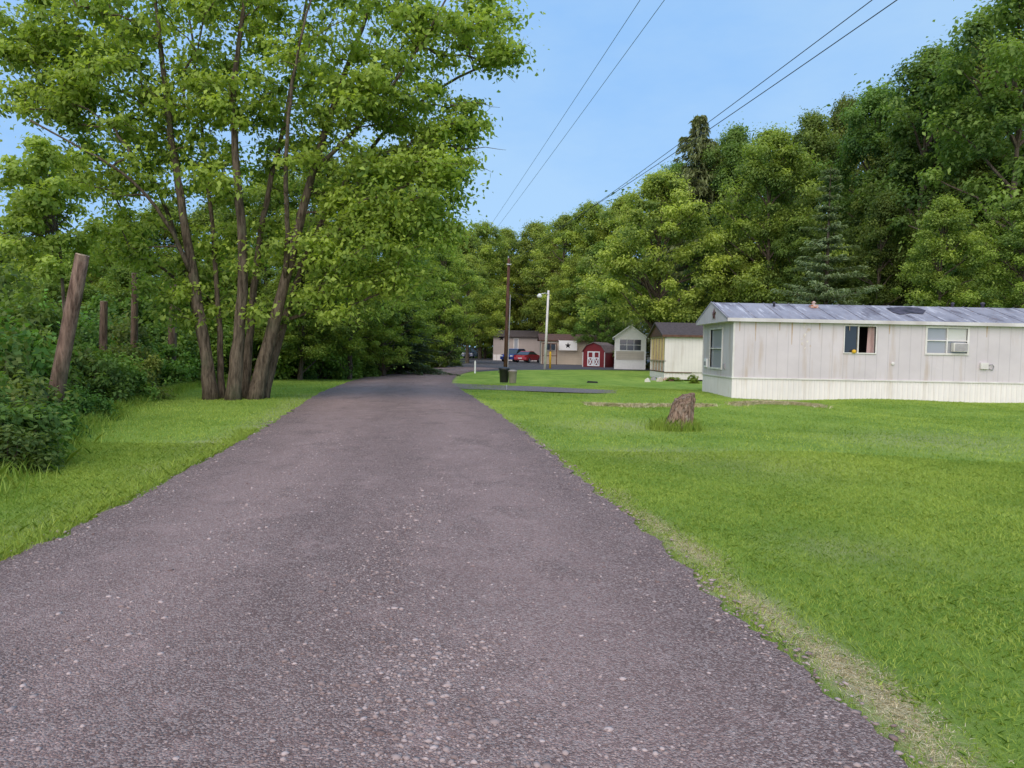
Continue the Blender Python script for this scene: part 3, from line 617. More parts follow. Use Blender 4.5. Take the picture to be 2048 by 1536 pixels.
# ------------------------------------------------------------ building helpers
def facade(b,Mx,L,z0,z1,holes,th=.09):
    old=b.M; b.M=old@Mx
    xs=sorted({0,L}|{h[0] for h in holes}|{h[1] for h in holes}); zs=sorted({z0,z1}|{h[2] for h in holes}|{h[3] for h in holes})
    for i in range(len(xs)-1):
        for j in range(len(zs)-1):
            cx=(xs[i]+xs[i+1])/2; cz=(zs[j]+zs[j+1])/2
            if any(h[0]<cx<h[1] and h[2]<cz<h[3] for h in holes): continue
            b.add([(xs[i],0,zs[j]),(xs[i+1],0,zs[j]),(xs[i+1],0,zs[j+1]),(xs[i],0,zs[j+1])],[(0,1,2,3)])
    for (a,c,d,e) in holes:
        for q_ in ([(a,0,d),(a,th,d),(a,th,e),(a,0,e)],[(c,0,d),(c,th,d),(c,th,e),(c,0,e)],[(a,0,d),(c,0,d),(c,th,d),(a,th,d)],[(a,0,e),(c,0,e),(c,th,e),(a,th,e)]): b.add(q_,[(0,1,2,3)])
    b.M=old
def window(root,Mx,a,c,d,e,frame=.05,trim='white_trim',paneM='glass',vm=(),hm=(),depth=.05):
    b=MB(Mx); y0,y1=-.03,.05
    b.box(a-frame,c+frame,y0,y1,e,e+frame); b.box(a-frame,c+frame,y0-.012,y1,d-frame,d); b.box(a-frame,a,y0,y1,d,e); b.box(c,c+frame,y0,y1,d,e)
    for x in vm: b.box(x-.018,x+.018,y0+.01,y1,d,e)
    for z in hm: b.box(a,c,y0+.014,y1-.004,z-.018,z+.018)
    w=b.build('window',M[trim],root); b=MB(Mx); b.box(a,c,depth,depth+.01,d,e); b.build('pane',M[paneM],w); return w
def gable(b,x0,x1,y0,y1,ze,zr,over=.1,th=.07):
    ym=(y0+y1)/2
    for (ya,yb,za,zb) in ((y0-over,ym,ze,zr),(y1+over,ym,ze,zr)):
        b.add([(x0,ya,za),(x1,ya,za),(x1,yb,zb),(x0,yb,zb),(x0,ya,za-th),(x1,ya,za-th),(x1,yb,zb-th),(x0,yb,zb-th)],[(0,1,2,3),(4,7,6,5),(0,4,5,1),(0,3,7,4),(1,5,6,2)])
def star(name,parent_loc,rot,r,mat,label):
    o=empty(name,parent_loc,0,label,'star ornament'); o.rotation_euler=rot
    b=MB(); pts=[]
    for i in range(10):
        a=PI/2+i*PI/5; q_=r if i%2==0 else r*.42; pts.append((q_*math.cos(a),0,q_*math.sin(a)))
    b.add(pts+[(0,-r*.22,0),(0,.01,0)],[(i,(i+1)%10,10) for i in range(10)]+[((i+1)%10,i,11) for i in range(10)]); b.build('star_plate',M[mat],o); return o
ENDM=lambda yfar,x=0: Matrix.Translation((x,yfar,0))@Matrix.Rotation(-PI/2,4,'Z')
# ------------------------------------------------------------ home 1 (lavender)
A=gp(1463,794); W=4.3; L=17.0
h1=empty('mobile_home',(A.x,A.y,0),0,'long weathered lavender grey mobile home with white skirting and metal roof','mobile home')
def loc1(px,py): p=at(px,py,A.y); return p.x-A.x,p.z
zE=loc1(1463,640)[1]; zS=loc1(1463,755)[1]; zR=at(1430,605,A.y+W/2).z; zO=zE+.06
def rect1(x0,y0,x1,y1):
    a,e=loc1(x0,y0); c,d=loc1(x1,y1); return (a,c,d,e)
w1=rect1(1690,652,1750,706); w2=rect1(1855,656,1933,707)
we=(1.15,2.85,zS+.32,zE-.28)
b=MB(); facade(b,Matrix(),L,zS,zE,[w1,w2]); facade(b,ENDM(W),W,zS,zE,[we])
b.add([(0,W,zS),(L,W,zS),(L,W,zE),(0,W,zE)],[(0,1,2,3)]); b.add([(L,0,zS),(L,W,zS),(L,W,zE),(L,0,zE)],[(0,1,2,3)])
b.add([(0,0,zE-.002),(0,W,zE-.002),(0,W/2,zR-.06)],[(0,1,2)]); b.add([(L,0,zE-.002),(L,W,zE-.002),(L,W/2,zR-.06)],[(0,1,2)])
b.build('wall',M['siding_lavender'],h1)
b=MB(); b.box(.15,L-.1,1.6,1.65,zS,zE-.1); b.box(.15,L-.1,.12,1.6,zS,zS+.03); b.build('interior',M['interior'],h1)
b=MB(); b.box(-.015,.05,-.02,.05,zS,zE-.05); b.build('corner_trim',M['white_trim'],h1); b=MB(); b.box(-.02,.02,W-.05,W+.01,zS,zE-.05); b.build('corner_trim',M['white_trim'],h1)
b=MB(); b.box(-.03,L,-.022,.0,zS-.03,zS+.02); b.box(-.022,0,0,W,zS-.03,zS+.02); b.build('base_trim',M['white_trim'],h1)
def corr(b,x0,x1,z0,z1,Mx,sp=.095,amp=.016):
    old=b.M; b.M=old@Mx; n_=int((x1-x0)/sp); vs=[];fs=[]
    for i in range(n_+1):
        x=x0+i*sp; y=.01+(amp if i%2 else 0); vs+=[(x,y,z0),(x,y,z1)]
    fs=[(2*i,2*i+2,2*i+3,2*i+1) for i in range(n_)]; b.add(vs,fs); b.M=old
b=MB(); corr(b,0,L,-.12,zS-.03,Matrix()); corr(b,0,W,-.12,zS-.03,ENDM(W,.0)); b.build('skirting',M['skirt_white'],h1)
b=MB(); gable(b,-.28,L+.25,0,W,zO,zR,.16,.06); ro=b.build('roof',M['metal_roof'],h1)
b=MB()
for i in range(0,18):
    x=-.2+i*.98
    for (ya,yb) in ((-.16,W/2),(W+.16,W/2)):
        b.add([(x-.018,ya,zO+.002),(x+.018,ya,zO+.002),(x+.018,yb,zR+.002),(x-.018,yb,zR+.002),(x-.018,ya,zO+.022),(x+.018,ya,zO+.022),(x+.018,yb,zR+.022),(x-.018,yb,zR+.022)],[(4,5,6,7),(0,4,7,3),(1,2,6,5),(0,1,5,4)])
b.build('roof_seams',M['metal_roof'],ro)
b=MB(); b.box(-.285,L+.25,-.185,-.162,zE-.05,zO+.015); b.box(-.28,L+.2,-.162,.0,zE-.05,zE-.038); b.build('fascia',basic('fascia_metal',(.66,.63,.62),(.5,.46,.44),1.5,.5,.1,20,0,.3,(1,1,1)),ro)
b=MB(); ym=W/2
b.add([(-.29,-.17,zE-.05),(-.29,W+.17,zE-.05),(-.29,W+.17,zO+.005),(-.29,ym,zR+.005),(-.29,-.17,zO+.005)],[(0,1,2,3,4)]); b.add([(-.29,-.17,zE-.05),(-.29,W+.17,zE-.05),(0,W+.17,zE-.05),(0,-.17,zE-.05)],[(0,1,2,3)]); b.build('gable_end',M['siding_lavender'],h1)
b=MB()
for (ya,yb) in ((-.18,ym),(W+.18,ym)):
    b.add([(-.30,ya,zO-.06),(-.30,ya,zO+.025),(-.30,yb,zR+.035),(-.30,yb,zR-.05),(-.27,ya,zO-.06),(-.27,ya,zO+.025),(-.27,yb,zR+.035),(-.27,yb,zR-.05)],[(0,1,2,3),(4,7,6,5),(1,5,6,2),(0,3,7,4)])
b.build('gable_trim',M['grey_trim'],ro)
def rp(px,py):
    d=ray(px,py); o_=Vector((0,0,CH)); ang=(zR-zO)/(W/2+.16)
    t=(zO-CH-ang*(A.y-.16))/(d.z-ang*d.y); p=o_+d*t; return Vector((p.x-A.x,p.y-A.y,p.z+.026))
b=MB(); b.add([rp(1772,617),rp(1800,615),rp(1835,616),rp(1852,622),rp(1846,629),rp(1822,627),rp(1800,630),rp(1785,625)],[tuple(range(8))]); b.build('roof_patch',M['tar'],ro)
for i,(px,py,s) in enumerate([(1548,613,.09),(1905,614,.10),(1965,614,.12)]):
    p=rp(px,py); b=MB(); b.lathe([(s*.5,-.05),(s*.5,.08),(s*.7,.09),(s*.7,.13),(s*.1,.16)],12,p); b.build('roof_vent',M['tar'],ro,True)
p=rp(1627,615); b=MB(); b.box(p.x-.14,p.x+.14,p.y-.12,p.y+.12,p.z-.05,p.z+.07); b.lathe([(.06,.06),(.06,.15),(.10,.16),(.02,.22)],12,p); b.build('roof_vent',M['rust'],ro)
win=window(h1,Matrix(),*w1,frame=.035,trim='white_trim',paneM='glass',vm=(w1[0]+.50,),hm=(),depth=.06)
xx0=w1[0]+.52
for ch in win.children:
    b=MB(); b.box(w1[0]+.02,xx0,.05,.06,w1[2],w1[3]); o=b.build('pane',M['glass'],None); ch.data=o.data; bpy.data.objects.remove(o)
b=MB(); vs=[];fs=[]
for i in range(17):
    x=w1[1]-.22+i*.22/16; y=.14+.03*math.sin(i*1.9); vs+=[(x-.03*(i<1),y,w1[2]),(x,y,w1[3])]
b.add(vs,[(2*i,2*i+2,2*i+3,2*i+1) for i in range(16)]); b.build('curtain',M['pink_cloth'],win)
b=MB(); b.lathe([(.05,0),(.08,.04),(.07,.10),(.03,.13)],14,(w1[0]+.34,-.06,w1[2]-.02)); b.build('yellow_jug',M['yellow'],win,True)
win=window(h1,Matrix(),*w2,frame=.07,trim='white_trim',paneM='pale_glass',vm=((w2[0]+w2[1])/2,),hm=((w2[2]+w2[3])/2,),depth=.045)
b=MB(); b.box((w2[0]+w2[1])/2+.03,w2[1]-.01,.03,.044,(w2[2]+w2[3])/2+.02,w2[3]-.01); b.build('blind',M['blind'],win)
ac=empty('air_conditioner',(A.x+w2[1]-.57,A.y,w2[2]+.05),0,'white window air conditioner in the right window of the lavender home','air conditioner')
b=MB(); b.box(0,.54,-.17,.02,.0,.33); b.build('case',M['white_trim'],ac,bevel=.012)
b=MB()
for i in range(9): b.box(.04,.50,-.182,-.17,.03+i*.032,.045+i*.032)
b.build('grille',M['grey_trim'],ac)
window(h1,ENDM(W),*we,frame=.07,trim='white_trim',paneM='pale_glass',vm=(),hm=((we[2]+we[3])/2,),depth=.05)
x,z=loc1(1968,732); mb_=empty('utility_box',(A.x+x,A.y,z),0,'small pale outlet box with cable low on the lavender wall','utility box'); b=MB(); b.box(-.16,.12,-.09,-.001,-.12,.12); b.build('case',M['white_trim'],mb_,bevel=.01); b=MB(); b.tube([(.12,-.05,.03),(.25,-.08,.06),(.33,-.05,-.02),(.3,-.04,-.14),(.16,-.04,-.1)],.018,6); b.build('cable',M['grey_trim'],mb_)
x,z=loc1(1785,727); b=MB(Matrix.Translation((A.x+x,A.y-.02,z))@Matrix.Rotation(PI/2,4,'X')); b.lathe([(.05,-.0),(.06,.01),(.06,.02),(.03,.03)],14); tag(b.build('wall_outlet',M['white_trim']),'tiny round cover low on the lavender wall between the windows','wall fitting')
b=MB(ENDM(W)); b.box(.42,.80,-.06,-.001,1.0,1.36); o=b.build('meter_plate',M['light_white'],h1,bevel=.01)
b=MB(ENDM(W)); b.box(.47,.75,-.068,-.061,1.08,1.24); b.build('meter_dial',M['grey_trim'],h1)
b=MB(ENDM(W)); b.box(3.2,3.36,-.05,-.001,1.0,1.2); b.build('meter_plate',M['grey_trim'],h1,bevel=.01)
x,z=loc1(1609,672); random.seed(8); pbm=basic('paint_blister',(.50,.40,.34),(.74,.69,.64),9,.8,.2)
for i in range(12):
    a=random.gauss(0,.09); c=-.45+i*.085; s=random.uniform(.04,.09); b=MB(); b.add([(x+a+s*random.uniform(.5,1)*math.cos(t_),-.004-.0005*i,z+c+s*random.uniform(.6,1.3)*math.sin(t_)) for t_ in (0,1,2.1,3.1,4.2,5.2)],[(0,1,2,3,4,5)]); b.build('paint_blister',pbm,h1)
random.seed(18); rsm=basic('rust_streak',(.44,.29,.17),(.52,.40,.30),6,.8,0)
for i,(px,ln) in enumerate([(1512,.7),(1640,.25),(1480,.35),(1700,.25),(1585,.8),(1975,.4),(1560,.3),(1780,.35)]):
    x,z=loc1(px,640); b=MB(); wd=random.uniform(.018,.04); b.add([(x-wd,-.003,zE-.05),(x+wd,-.003,zE-.05),(x+wd*.4,-.003,zE-.05-ln),(x-wd*.3,-.003,zE-.05-ln)],[(0,1,2,3)]); b.build('rust_streak',rsm,h1)
star('barn_star',(A.x-.31,A.y+W/2-.55,zO+.22),(0,0,-PI/2),.27,'star_metal','rusty metal star on the gable of the lavender home')
# ------------------------------------------------------------ home 2 (cream, dark roof, porch)
A2=gp(1328,759); W2_=4.6; h2=empty('mobile_home',(A2.x,A2.y,0),0,'cream sided home with dark gable roof and screened end porch','mobile home')
zE2=at(1328,671,A2.y).z; zR2=zE2+.85
b=MB(); b.box(0,9,0,.08,.45,zE2); b.box(0,9,W2_-.08,W2_,.45,zE2); b.box(1.6,1.68,.08,W2_-.08,.45,zE2); b.box(8.9,9,.08,W2_-.08,.45,zE2); b.build('wall',M['siding_white'],h2)
b=MB(ENDM(W2_)); b.box(0,W2_,.0,1.6,.40,.449); b.build('porch_floor',M['brown_trim'],h2)
b=MB(ENDM(W2_))
for u_ in (0,.9,1.8,2.7,3.6,W2_-.1): b.box(u_,u_+.07,0,.09,.45,zE2-.1)
b.box(0,W2_,0.003,.085,1.05,1.1); b.box(0,W2_,-.01,.1,zE2-.12,zE2); b.build('porch_frame',M['cut_wood'],h2)
b=MB(ENDM(W2_)); b.box(.1,W2_-.1,.1,.11,.46,1.04); b.build('porch_panel',M['siding_white'],h2)
b=MB(ENDM(W2_)); b.box(.1,W2_-.12,.06,.07,1.11,zE2-.13); b.build('porch_screen',M['warm_screen'],h2)
b=MB(); gable(b,-.2,9.2,0,W2_,zE2+.02,zR2,.2,.1); r2_=b.build('roof',M['dark_roof'],h2)
b=MB(); b.prism([(-.15,zE2-.03),(W2_+.15,zE2-.03),(W2_/2,zR2-.09)],'x',-.08,-.02); b.build('gable_end',M['brown_trim'],h2)
b=MB(); b.box(-.21,9.2,-.23,-.2,zE2-.08,zE2+.05); b.build('fascia',M['brown_trim'],r2_)
b=MB(); corr(b,0,9,.02,.44,Matrix.Translation((0,.05,0)),.15); corr(b,0,W2_,.02,.39,ENDM(W2_),.15); b.build('skirting',M['skirt_white'],h2)
random.seed(4)
bk=['white_trim','grey_trim','siding_tan','rust','brown_trim']
for i in range(5):
    p=gp(1294+i*12,763-(i%2)*3); b=MB(Matrix.Translation((p.x,p.y-.1,0))@Matrix.Rotation(random.uniform(-.6,.6),4,'Z')@Matrix.Rotation(random.uniform(-.3,.3),4,'Y'))
    hgt=random.uniform(.12,.3); b.prism([(-.14,-.05),(.15,-.05),(.12,hgt*.8),(.05,hgt),(-.1,hgt*.7)],'y',-.1,.1)
    tag(b.build('scrap_board',M[bk[i]]),'scrap lying at the foot of the cream home porch','scrap','scrap at the foot of the porch')
# ------------------------------------------------------------ home 3 (white bay)
A3=gp(1228,738); Y3=A3.y; w3=at(1291,700,Y3).x-A3.x
h3=empty('mobile_home',(A3.x,Y3,0),-math.atan2(A3.x+.2,Y3),'small white gabled home end with dark bay window','mobile home')
zt=at(1228,673,Y3).z; zr=at(1262,652,Y3).z
def l3(px,py): p=at(px,py,Y3); return p.x-A3.x,p.z
a,e=l3(1240,679); c,d=l3(1281,701)
b=MB(); facade(b,Matrix(),w3,.0,zt,[(a,c,d,e)]); b.add([(0,0,zt),(w3,0,zt),(w3/2,0,zr)],[(0,1,2)]); b.box(0,.08,.08,9,0,zt); b.build('wall',M['light_white'],h3)
bb=siding('siding_cream',(.62,.57,.49),'H',.2,.05); a0,z0_=l3(1232,719); a1,z1_=l3(1287,703); b=MB(); b.box(a0,a1,-.05,-.003,z0_,z1_); b.build('panel',bb,h3)
window(h3,Matrix(),a,c,d,e,.09,'light_white','glass',vm=(a+(c-a)/3,a+2*(c-a)/3),hm=((d+e)/2,))
b=MB(); ym=w3/2
for (xa,xc) in ((-.2,ym),(w3+.2,ym)): b.add([(xa,-.2,zt-.1),(xc,-.2,zr+.1),(xc,9,zr+.1),(xa,9,zt-.1),(xa,-.2,zt-.2),(xc,-.2,zr),(xc,9,zr),(xa,9,zt-.2)],[(0,1,2,3),(4,7,6,5),(0,4,5,1)])
b.build('roof',M['light_white'],h3)
# ------------------------------------------------------------ red barn shed
A4=gp(1165,733.5); Y4=A4.y
sh=empty('barn_shed',(A4.x,Y4,0),R(-27),'red barn shed with white trimmed doors and gambrel roof','shed')
sw=(at(1209,700,Y4).x-A4.x)*1.08; sz=lambda py: at(1180,py,Y4).z
ze=sz(702); zm=sz(691); zp=sz(685.5)
prof=[(0,0),(sw,0),(sw,ze),(sw*.82,zm),(sw*.5,zp),(sw*.18,zm),(0,ze)]
SL=3.6
b=MB(); b.prism(prof,'y',0,SL); b.build('wall',M['siding_red'],sh)
b=MB(); o_=[(-.1,ze-.08),(sw*.17,zm+.05),(sw*.5,zp+.08),(sw*.83,zm+.05),(sw+.1,ze-.08)]; i_=[(-.1,ze-.16),(sw*.17,zm),(sw*.5,zp+.01),(sw*.83,zm),(sw+.1,ze-.16)]
vs=[(p[0],-.15,p[1]) for p in o_]+[(p[0],SL+.15,p[1]) for p in o_]; b.add(vs,[(k,k+1,k+6,k+5) for k in range(4)])
vs=[(p[0],-.15,p[1]) for p in o_+i_]; b.add(vs,[(k,k+1,k+6,k+5) for k in range(4)]); b.add([(sw+.1,-.15,ze-.08),(sw+.1,SL+.15,ze-.08),(sw+.1,SL+.15,ze-.16),(sw+.1,-.15,ze-.16)],[(0,1,2,3)])
b.build('roof',M['shingle'],sh)
dz=ze*.98
for s,(x0,x1) in enumerate(((sw*.22,sw*.5),(sw*.5,sw*.78))):
    b=MB(); b.box(x0+.01,x1-.01,-.03,-.002,.1,dz); d_=b.build('door',M['siding_red'],sh)
    b=MB(); t=.105; y0,y1=-.06,-.031
    b.box(x0+.01,x0+.01+t,y0,y1,.1,dz); b.box(x1-.01-t,x1-.01,y0,y1,.1,dz); b.box(x0+t,x1-t,y0,y1,.1,.1+t); b.box(x0+t,x1-t,y0,y1,dz-t,dz); b.box(x0+t,x1-t,y0,y1,dz*.55,dz*.55+t)
    zz0,zz1=.1+t,dz*.55; xa,xb_=x0+t,x1-t
    b.add([(xa,-.058,zz0),(xa+.1,-.058,zz0),(xb_,-.058,zz1),(xb_-.1,-.058,zz1)],[(0,1,2,3)]); b.add([(xb_,-.056,zz0),(xb_-.1,-.056,zz0),(xa,-.056,zz1),(xa+.1,-.056,zz1)],[(0,1,2,3)])
    b.build('trim',M['light_white'],d_)
for (xa,xc) in ((-.02,.06),(sw-.06,sw+.02)): b=MB(); b.box(xa,xc,-.03,0,0,ze-.1); b.build('corner_trim',M['white_trim'],sh)
# ------------------------------------------------------------ home 4 (tan with star awning)
A5=gp(1084,729); Y5=A5.y+3; l5=lambda px,py:(at(px,py,Y5).x-A5.x,at(px,py,Y5).z)
h4=empty('mobile_home',(A5.x,Y5,0),0,'tan sided home with brown roof behind the red shed','mobile home')
W5=l5(1222,700)[0]; zt=l5(1084,680)[1]
a,e=l5(1094,686); c,d=l5(1110,700)
b=MB(); facade(b,Matrix(),W5,0,zt,[(a,c,d,e)]); b.box(0,.08,.1,4.5,0,zt); b.build('wall',M['siding_tan'],h4)
window(h4,Matrix(),a,c,d,e,.08,'white_trim','glass',vm=((a+c)/2,))
b=MB(); gable(b,-.3,W5+.2,0,4.6,zt+.02,zt+.75,.3,.1); b.build('roof',M['brown_trim'],h4)
x0,zt1=l5(1084,684); x1,_=l5(1113,684)
b=MB(); b.box(x0,x1,-1.6,-.35,zt-.45,zt-.35); 
for px_ in (x0,(x0+x1)/2,x1-.1): b.box(px_,px_+.1,-1.6,-1.5,0,zt-.45)
b.box(x0,x1,-1.58,-1.52,.9,.98); b.build('porch',M['brown_trim'],h4)
x0,z1_=l5(1117,681); x1,z0_=l5(1153,701)
b=MB(); b.box(x0,x1,-.7,-.66,z0_,z1_); b.tube([(x0,-.7,z1_),(x0,-.1,z1_+.05)],.03,6); b.tube([(x1,-.7,z1_),(x1,-.1,z1_+.05)],.03,6); tag(b.build('awning_sheet',M['light_white']),'white sheet awning with black star on the tan home','awning').location=(A5.x,Y5,0)
star('wall_star',(A5.x+(x0+x1)/2,Y5-.72,(z0_+z1_)/2),(0,0,0),.34,'black','black star centred on the white awning sheet')
for i,px in enumerate((1130,1144)):
    p=gp(px,728); put('evergreen_shrub',PS[0],(p.x,p.y-.5,0),1.6,.16,'small dark evergreen before the white awning, '+('left' if i==0 else 'right')+' one of two','shrub',None,(.6,.8,.8))
p=gp(1118,727); b=MB(); b.lathe([(.22,0),(.28,.1),(.28,.4),(.2,.45)],14,(p.x,p.y-.6,0)); tag(b.build('planter',M['teal'],None,True),'small teal tub beside the tan home','planter')
# ------------------------------------------------------------ home 5 (grey)
Y6=104; a6=at(986,720,Y6); l6=lambda px,py:(at(px,py,Y6).x-a6.x,at(px,py,Y6).z)
h5=empty('mobile_home',(a6.x,Y6,0),0,'grey brown home with small white window behind the blue and red cars','mobile home')
W6=l6(1092,700)[0]; zt=l6(986,672)[1]
a,e=l6(1029,678); c,d=l6(1035,701)
b=MB(); facade(b,Matrix(),W6,0,zt,[(a,c,d,e)]); b.box(0,.08,.1,5,0,zt); b.build('wall',M['siding_grey'],h5); window(h5,Matrix(),a,c,d,e,.14,'white_trim','pale_glass')
b=MB(); gable(b,-.4,W6+.3,0,5,zt+.02,zt+.9,.4,.12); b.build('roof',M['dark_roof'],h5)
b=MB(); b.box(0,W6,-.05,-.002,0,.8); b.build('skirting',M['skirt_white'],h5)
x,z=l6(1003,676); star('wall_star',(a6.x+x,Y6-.03,z),(0,0,0),.42,'black','dark star on the grey brown home wall')
# ------------------------------------------------------------ cars
def car(px,py,rz,col,label,s=1.0,suv=True,Y=None):
    p=gp(px,py) if Y is None else Vector((at(px,py,Y).x,Y,0))
    r=empty('parked_car',(p.x,p.y,0),rz,label,'car'); r.scale=(s,s,s)
    w=.9; H=1.65 if suv else 1.45
    pm=paint('paint_'+label.split()[0],col)
    prof=[(-2.25,.35),(-2.2,.62),(-2.05,.88),(-1.1,1.0),(1.9 if suv else 1.4,1.02),(2.2,.9),(2.25,.4),(2.1,.28),(-2.1,.28)]
    b=MB(); b.prism(prof,'y',-w,w); b.build('body',pm,r,bevel=.06)
    g=[(-1.15,1.0),(-.35,H-.08),(1.5 if suv else .9,H-.06),(2.05 if suv else 1.7,1.0)]
    b=MB(); vs=[(x,-w*.93 if z<1.1 else -w*.74,z) for x,z in g]+[(x,w*.93 if z<1.1 else w*.74,z) for x,z in g]
    b.add(vs,[(0,1,2,3),(7,6,5,4),(0,4,5,1),(1,5,6,2),(2,6,7,3)]); b.build('window_glass',M['glass'],r)
    b=MB(); b.prism([(-.4,H-.09),(-.2,H),(1.3 if suv else .8,H),(1.55 if suv else .98,H-.08)],'y',-w*.75,w*.75); b.build('roof',pm,r,bevel=.03)
    for x in (-1.4,1.4):
        for y in (-1,1):
            Mx=Matrix.Translation((x,y*.82,.33))@Matrix.Rotation(PI/2,4,'X'); b=MB(Mx); b.lathe([(.2,-.11),(.31,-.11),(.33,-.06),(.33,.06),(.31,.11),(.2,.11)],20); wh=b.build('wheel',M['rubber'],r)
            b=MB(Mx); b.lathe([(.19,-.118),(.2,-.1),(.2,.1),(.19,.118)],16); b.build('rim',M['metal'],wh)
    for y in (-1,1):
        b=MB(); b.box(-2.27,-2.1,y*.7-.16,y*.7+.16,.66,.82); b.build('headlight',M['light_white'],r,bevel=.02)
        b=MB(); b.box(2.12,2.27,y*.74-.12,y*.74+.12,.72,.92); b.build('taillight',M['red_lens'],r,bevel=.02)
    b=MB(); b.box(-2.275,-2.2,-.5,.5,.42,.6); b.build('grille',M['black'],r)
    b=MB(); b.box(2.23,2.265,-.26,.26,.5,.62); b.build('number_plate',M['light_white'],r)
    return r
car(1029,723.5,R(62),(.02,.05,.28),'blue car parked left of the red car before the grey brown home')
car(1056,725,R(-118),(.5,.02,.015),'red car parked beside the blue car',.95,False)
car(943,716,R(75),(.02,.035,.12),'dark blue car parked at the far end of the bend',1.0,True)
car(924,713,R(80),(.22,.36,.45),'light blue car mostly hidden behind foliage at the far bend',1.0,True)
# ------------------------------------------------------------ bins, poles, lamp, bollards
p=gp(1008,765); bn=empty('trash_can',(p.x,p.y,0),0,'black plastic trash can with lid before the brown utility pole','trash can')
b=MB(); b.lathe([(.19,0),(.2,.02),(.235,.60),(.26,.61),(.26,.64),(.24,.645)],24); b.build('barrel',M['black_plastic'],bn,True)
b=MB(); b.lathe([(.265,.64),(.265,.67),(.19,.72),(.05,.74)],24); b.build('lid',M['black_plastic'],bn,True)
for y in (-1,1): b=MB(); b.box(y*.26-.03,y*.26+.03,-.07,.07,.47,.52); b.build('handle',M['black_plastic'],bn)
p=gp(1025,766); bn=empty('trash_can',(p.x,p.y,0),0,'smaller beige trash can right of the black one','trash can')
b=MB(); b.lathe([(.16,0),(.17,.02),(.20,.52),(.215,.53),(.215,.56)],24); b.build('barrel',M['beige_plastic'],bn,True); b=MB(); b.lathe([(.22,.56),(.22,.585),(.12,.62),(.03,.63)],24); b.build('lid',M['beige_plastic'],bn,True)
pb=gp(1010,757); PY=pb.y; pt=at(1018,517,PY)
up=empty('utility_pole',(pb.x,PY,0),0,'tall brown wooden utility pole behind the trash cans','utility pole')
b=MB(Matrix.Translation((-pb.x,-PY,0))); b.tube([(pb.x,PY,-.3),((pb.x+pt.x)/2,PY,pt.z/2),(pt.x,PY,pt.z)],[.11,.095,.075],12,.03); b.build('shaft',M['pole_wood'],up,True)
b=MB(Matrix.Translation((-pb.x,-PY,0))); b.box(pt.x-.11,pt.x+.13,PY-.13,PY-.07,pt.z-.35,pt.z-.29); b.lathe([(.03,0),(.045,.03),(.03,.06),(.045,.09),(.02,.12)],10,(pt.x-.03,PY,pt.z)); b.build('insulator',M['metal'],up)
b=MB(Matrix.Translation((-pb.x,-PY,0))); b.tube([(pb.x+.13,PY-.05,0),(pt.x+.11,PY-.05,pt.z*.7)],.025,6); b.build('conduit',M['grey_trim'],up)
lb_=gp(1089,739); LY=lb_.y; lt=at(1097,581,LY)
lp=empty('street_light',(lb_.x,LY,0),0,'white street light pole with short arm and lamp','street light'); Tm=Matrix.Translation((-lb_.x,-LY,0))
b=MB(Tm); b.tube([(lb_.x,LY,-.2),(lt.x,LY,lt.z)],[.11,.085],12); b.build('shaft',M['white_trim'],lp,True)
la=at(1079,592,LY)
b=MB(Tm); b.tube([(lt.x,LY-.05,lt.z-.35),(lt.x-.25,LY-.1,lt.z-.22),(la.x+.1,LY-.15,la.z+.15),(la.x,LY-.15,la.z+.12)],.03,8); ar=b.build('arm',M['metal'],lp)
b=MB(Tm); b.lathe([(.08,.18),(.1,.12),(.2,.05),(.22,-.03),(.17,-.12),(.06,-.17)],18,(la.x,LY-.15,la.z)); b.build('lamp',M['light_white'],lp,True)
for i,(px,py0,py1,lbl) in enumerate([(1100,737,703,'yellow bollard by the street light pole'),(1262,737,706,'yellow bollard at the right of the white bay window home'),(1236,731,704,'yellow bollard just right of the red shed')]):
    p=gp(px,py0); t=at(px,py1,p.y); b=MB(); b.lathe([(.085,-.05),(.085,t.z-.06),(.06,t.z-.02),(.02,t.z)],14); o=b.build('bollard',M['yellow'],None,True); o.location=(p.x,p.y,0); tag(o,lbl,'bollard','yellow bollards near the far homes')
p=gp(950,746); b=MB(); b.prism([(-.05,-.1),(.05,-.1),(.05,.75),(0,.82),(-.05,.75)],'y',-.02,.02); o=b.build('marker_stake',M['light_white']); o.location=(p.x,p.y,0); tag(o,'white marker stake at the right edge of the road bend','stake')
p=gp(1013,779); b=MB(); b.lathe([(.03,-.05),(.03,.16),(.01,.18)],10); o=b.build('pipe_stub',M['metal']); o.location=(p.x,p.y,0); tag(o,'short pale pipe stub on the lawn by the driveway mouth','pipe')
p=gp(1184,767); b=MB(); b.prism([(-.3,-.02),(.3,-.02),(.26,.10),(-.2,.12)],'y',-.1,.1); o=b.build('drain_cover',M['black']); o.location=(p.x,p.y,0); tag(o,'small dark block lying on the lawn beside the driveway','block')
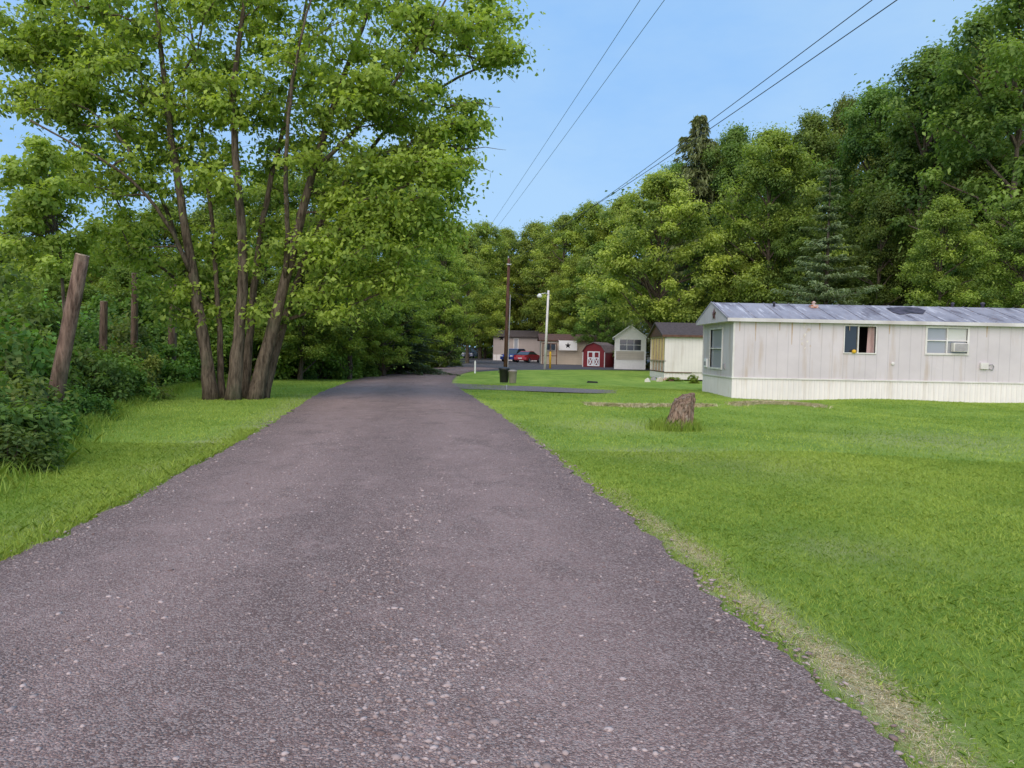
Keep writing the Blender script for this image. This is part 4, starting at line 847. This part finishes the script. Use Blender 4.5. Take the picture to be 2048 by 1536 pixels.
# ------------------------------------------------------------ wires
def wire(name,a,b_,sag,r,mat,label):
    a=Vector(a);b_=Vector(b_); pts=[]
    for i in range(41):
        t=i/40; p=a.lerp(b_,t); p.z-=sag*4*t*(1-t); pts.append(p)
    b=MB(); b.tube(pts,r,6); tag(b.build(name,M[mat],None,True),label,'wire')
def ext(a,b_,k): a=Vector(a);b_=Vector(b_); return a+(b_-a)*k
top=Vector((pt.x,PY,pt.z))
q1=at(1797,0,11.0)+Vector((0,0,.30)); q2=at(1730,0,11.0)+Vector((0,0,.24))
wire('power_cable',top+Vector((0,0,.05)),ext(top,q1,1.45),.35,.008,'wire_black','thick dark overhead cable from the brown pole, the lower right one')
wire('power_cable',top+Vector((0,0,-.25)),ext(top,q2,1.45),.28,.007,'wire_black','dark overhead cable from the brown pole, just left of the thickest one')
for (f,n_,l) in (((985,440),(1275,0),'thin overhead wire, leftmost in the sky'),((1002,440),(1323,0),'thin overhead wire, second from the left in the sky')):
    a=at(*f,44); c=at(*n_,16.3); far=ext(c,a,1.9); near=ext(a,c,1.4); wire('power_line',far,near,.15,.007,'wire_green',l)
wire('service_wire',(pt.x,PY,pt.z*.72),(lt.x,LY,lt.z-.3),.15,.008,'wire_black','thin wire between the brown pole and the street light')
# ------------------------------------------------------------ light
w=bpy.data.worlds.new('World'); sc.world=w; w.use_nodes=True; t=w.node_tree; t.nodes.clear(); q=N(t)
sk=q.n('ShaderNodeTexSky',sky_type='NISHITA'); sk.sun_disc=False; sk.sun_elevation=R(42); sk.sun_rotation=R(195); sk.air_density=1.0; sk.dust_density=1.0; sk.ozone_density=2.0
tc=q.n('ShaderNodeTexCoord').outputs['Generated']
nz=q.noise(q.sc(tc,(1,1,2.5)),1.6,6,.6)
haze=q.mix(q.map(nz,.38,.66),(1.95,3.85,6.9,1),(2.9,4.6,6.8,1))
col=q.mix(.88,sk.outputs[0],haze)
bg=q.n('ShaderNodeBackground'); q.l(col,bg.inputs[0]); bg.inputs[1].default_value=.148
ow=q.n('ShaderNodeOutputWorld'); q.l(bg.outputs[0],ow.inputs[0])
sd=bpy.data.lights.new('sun','SUN'); so=bpy.data.objects.new('sun',sd); COL.objects.link(so); sd.energy=3.2; sd.angle=R(80); sd.color=(1,.83,.70)
so.rotation_euler=(R(50),0,R(-15))
sc.view_settings.view_transform='Standard'; sc.view_settings.look='None'; sc.view_settings.exposure=0
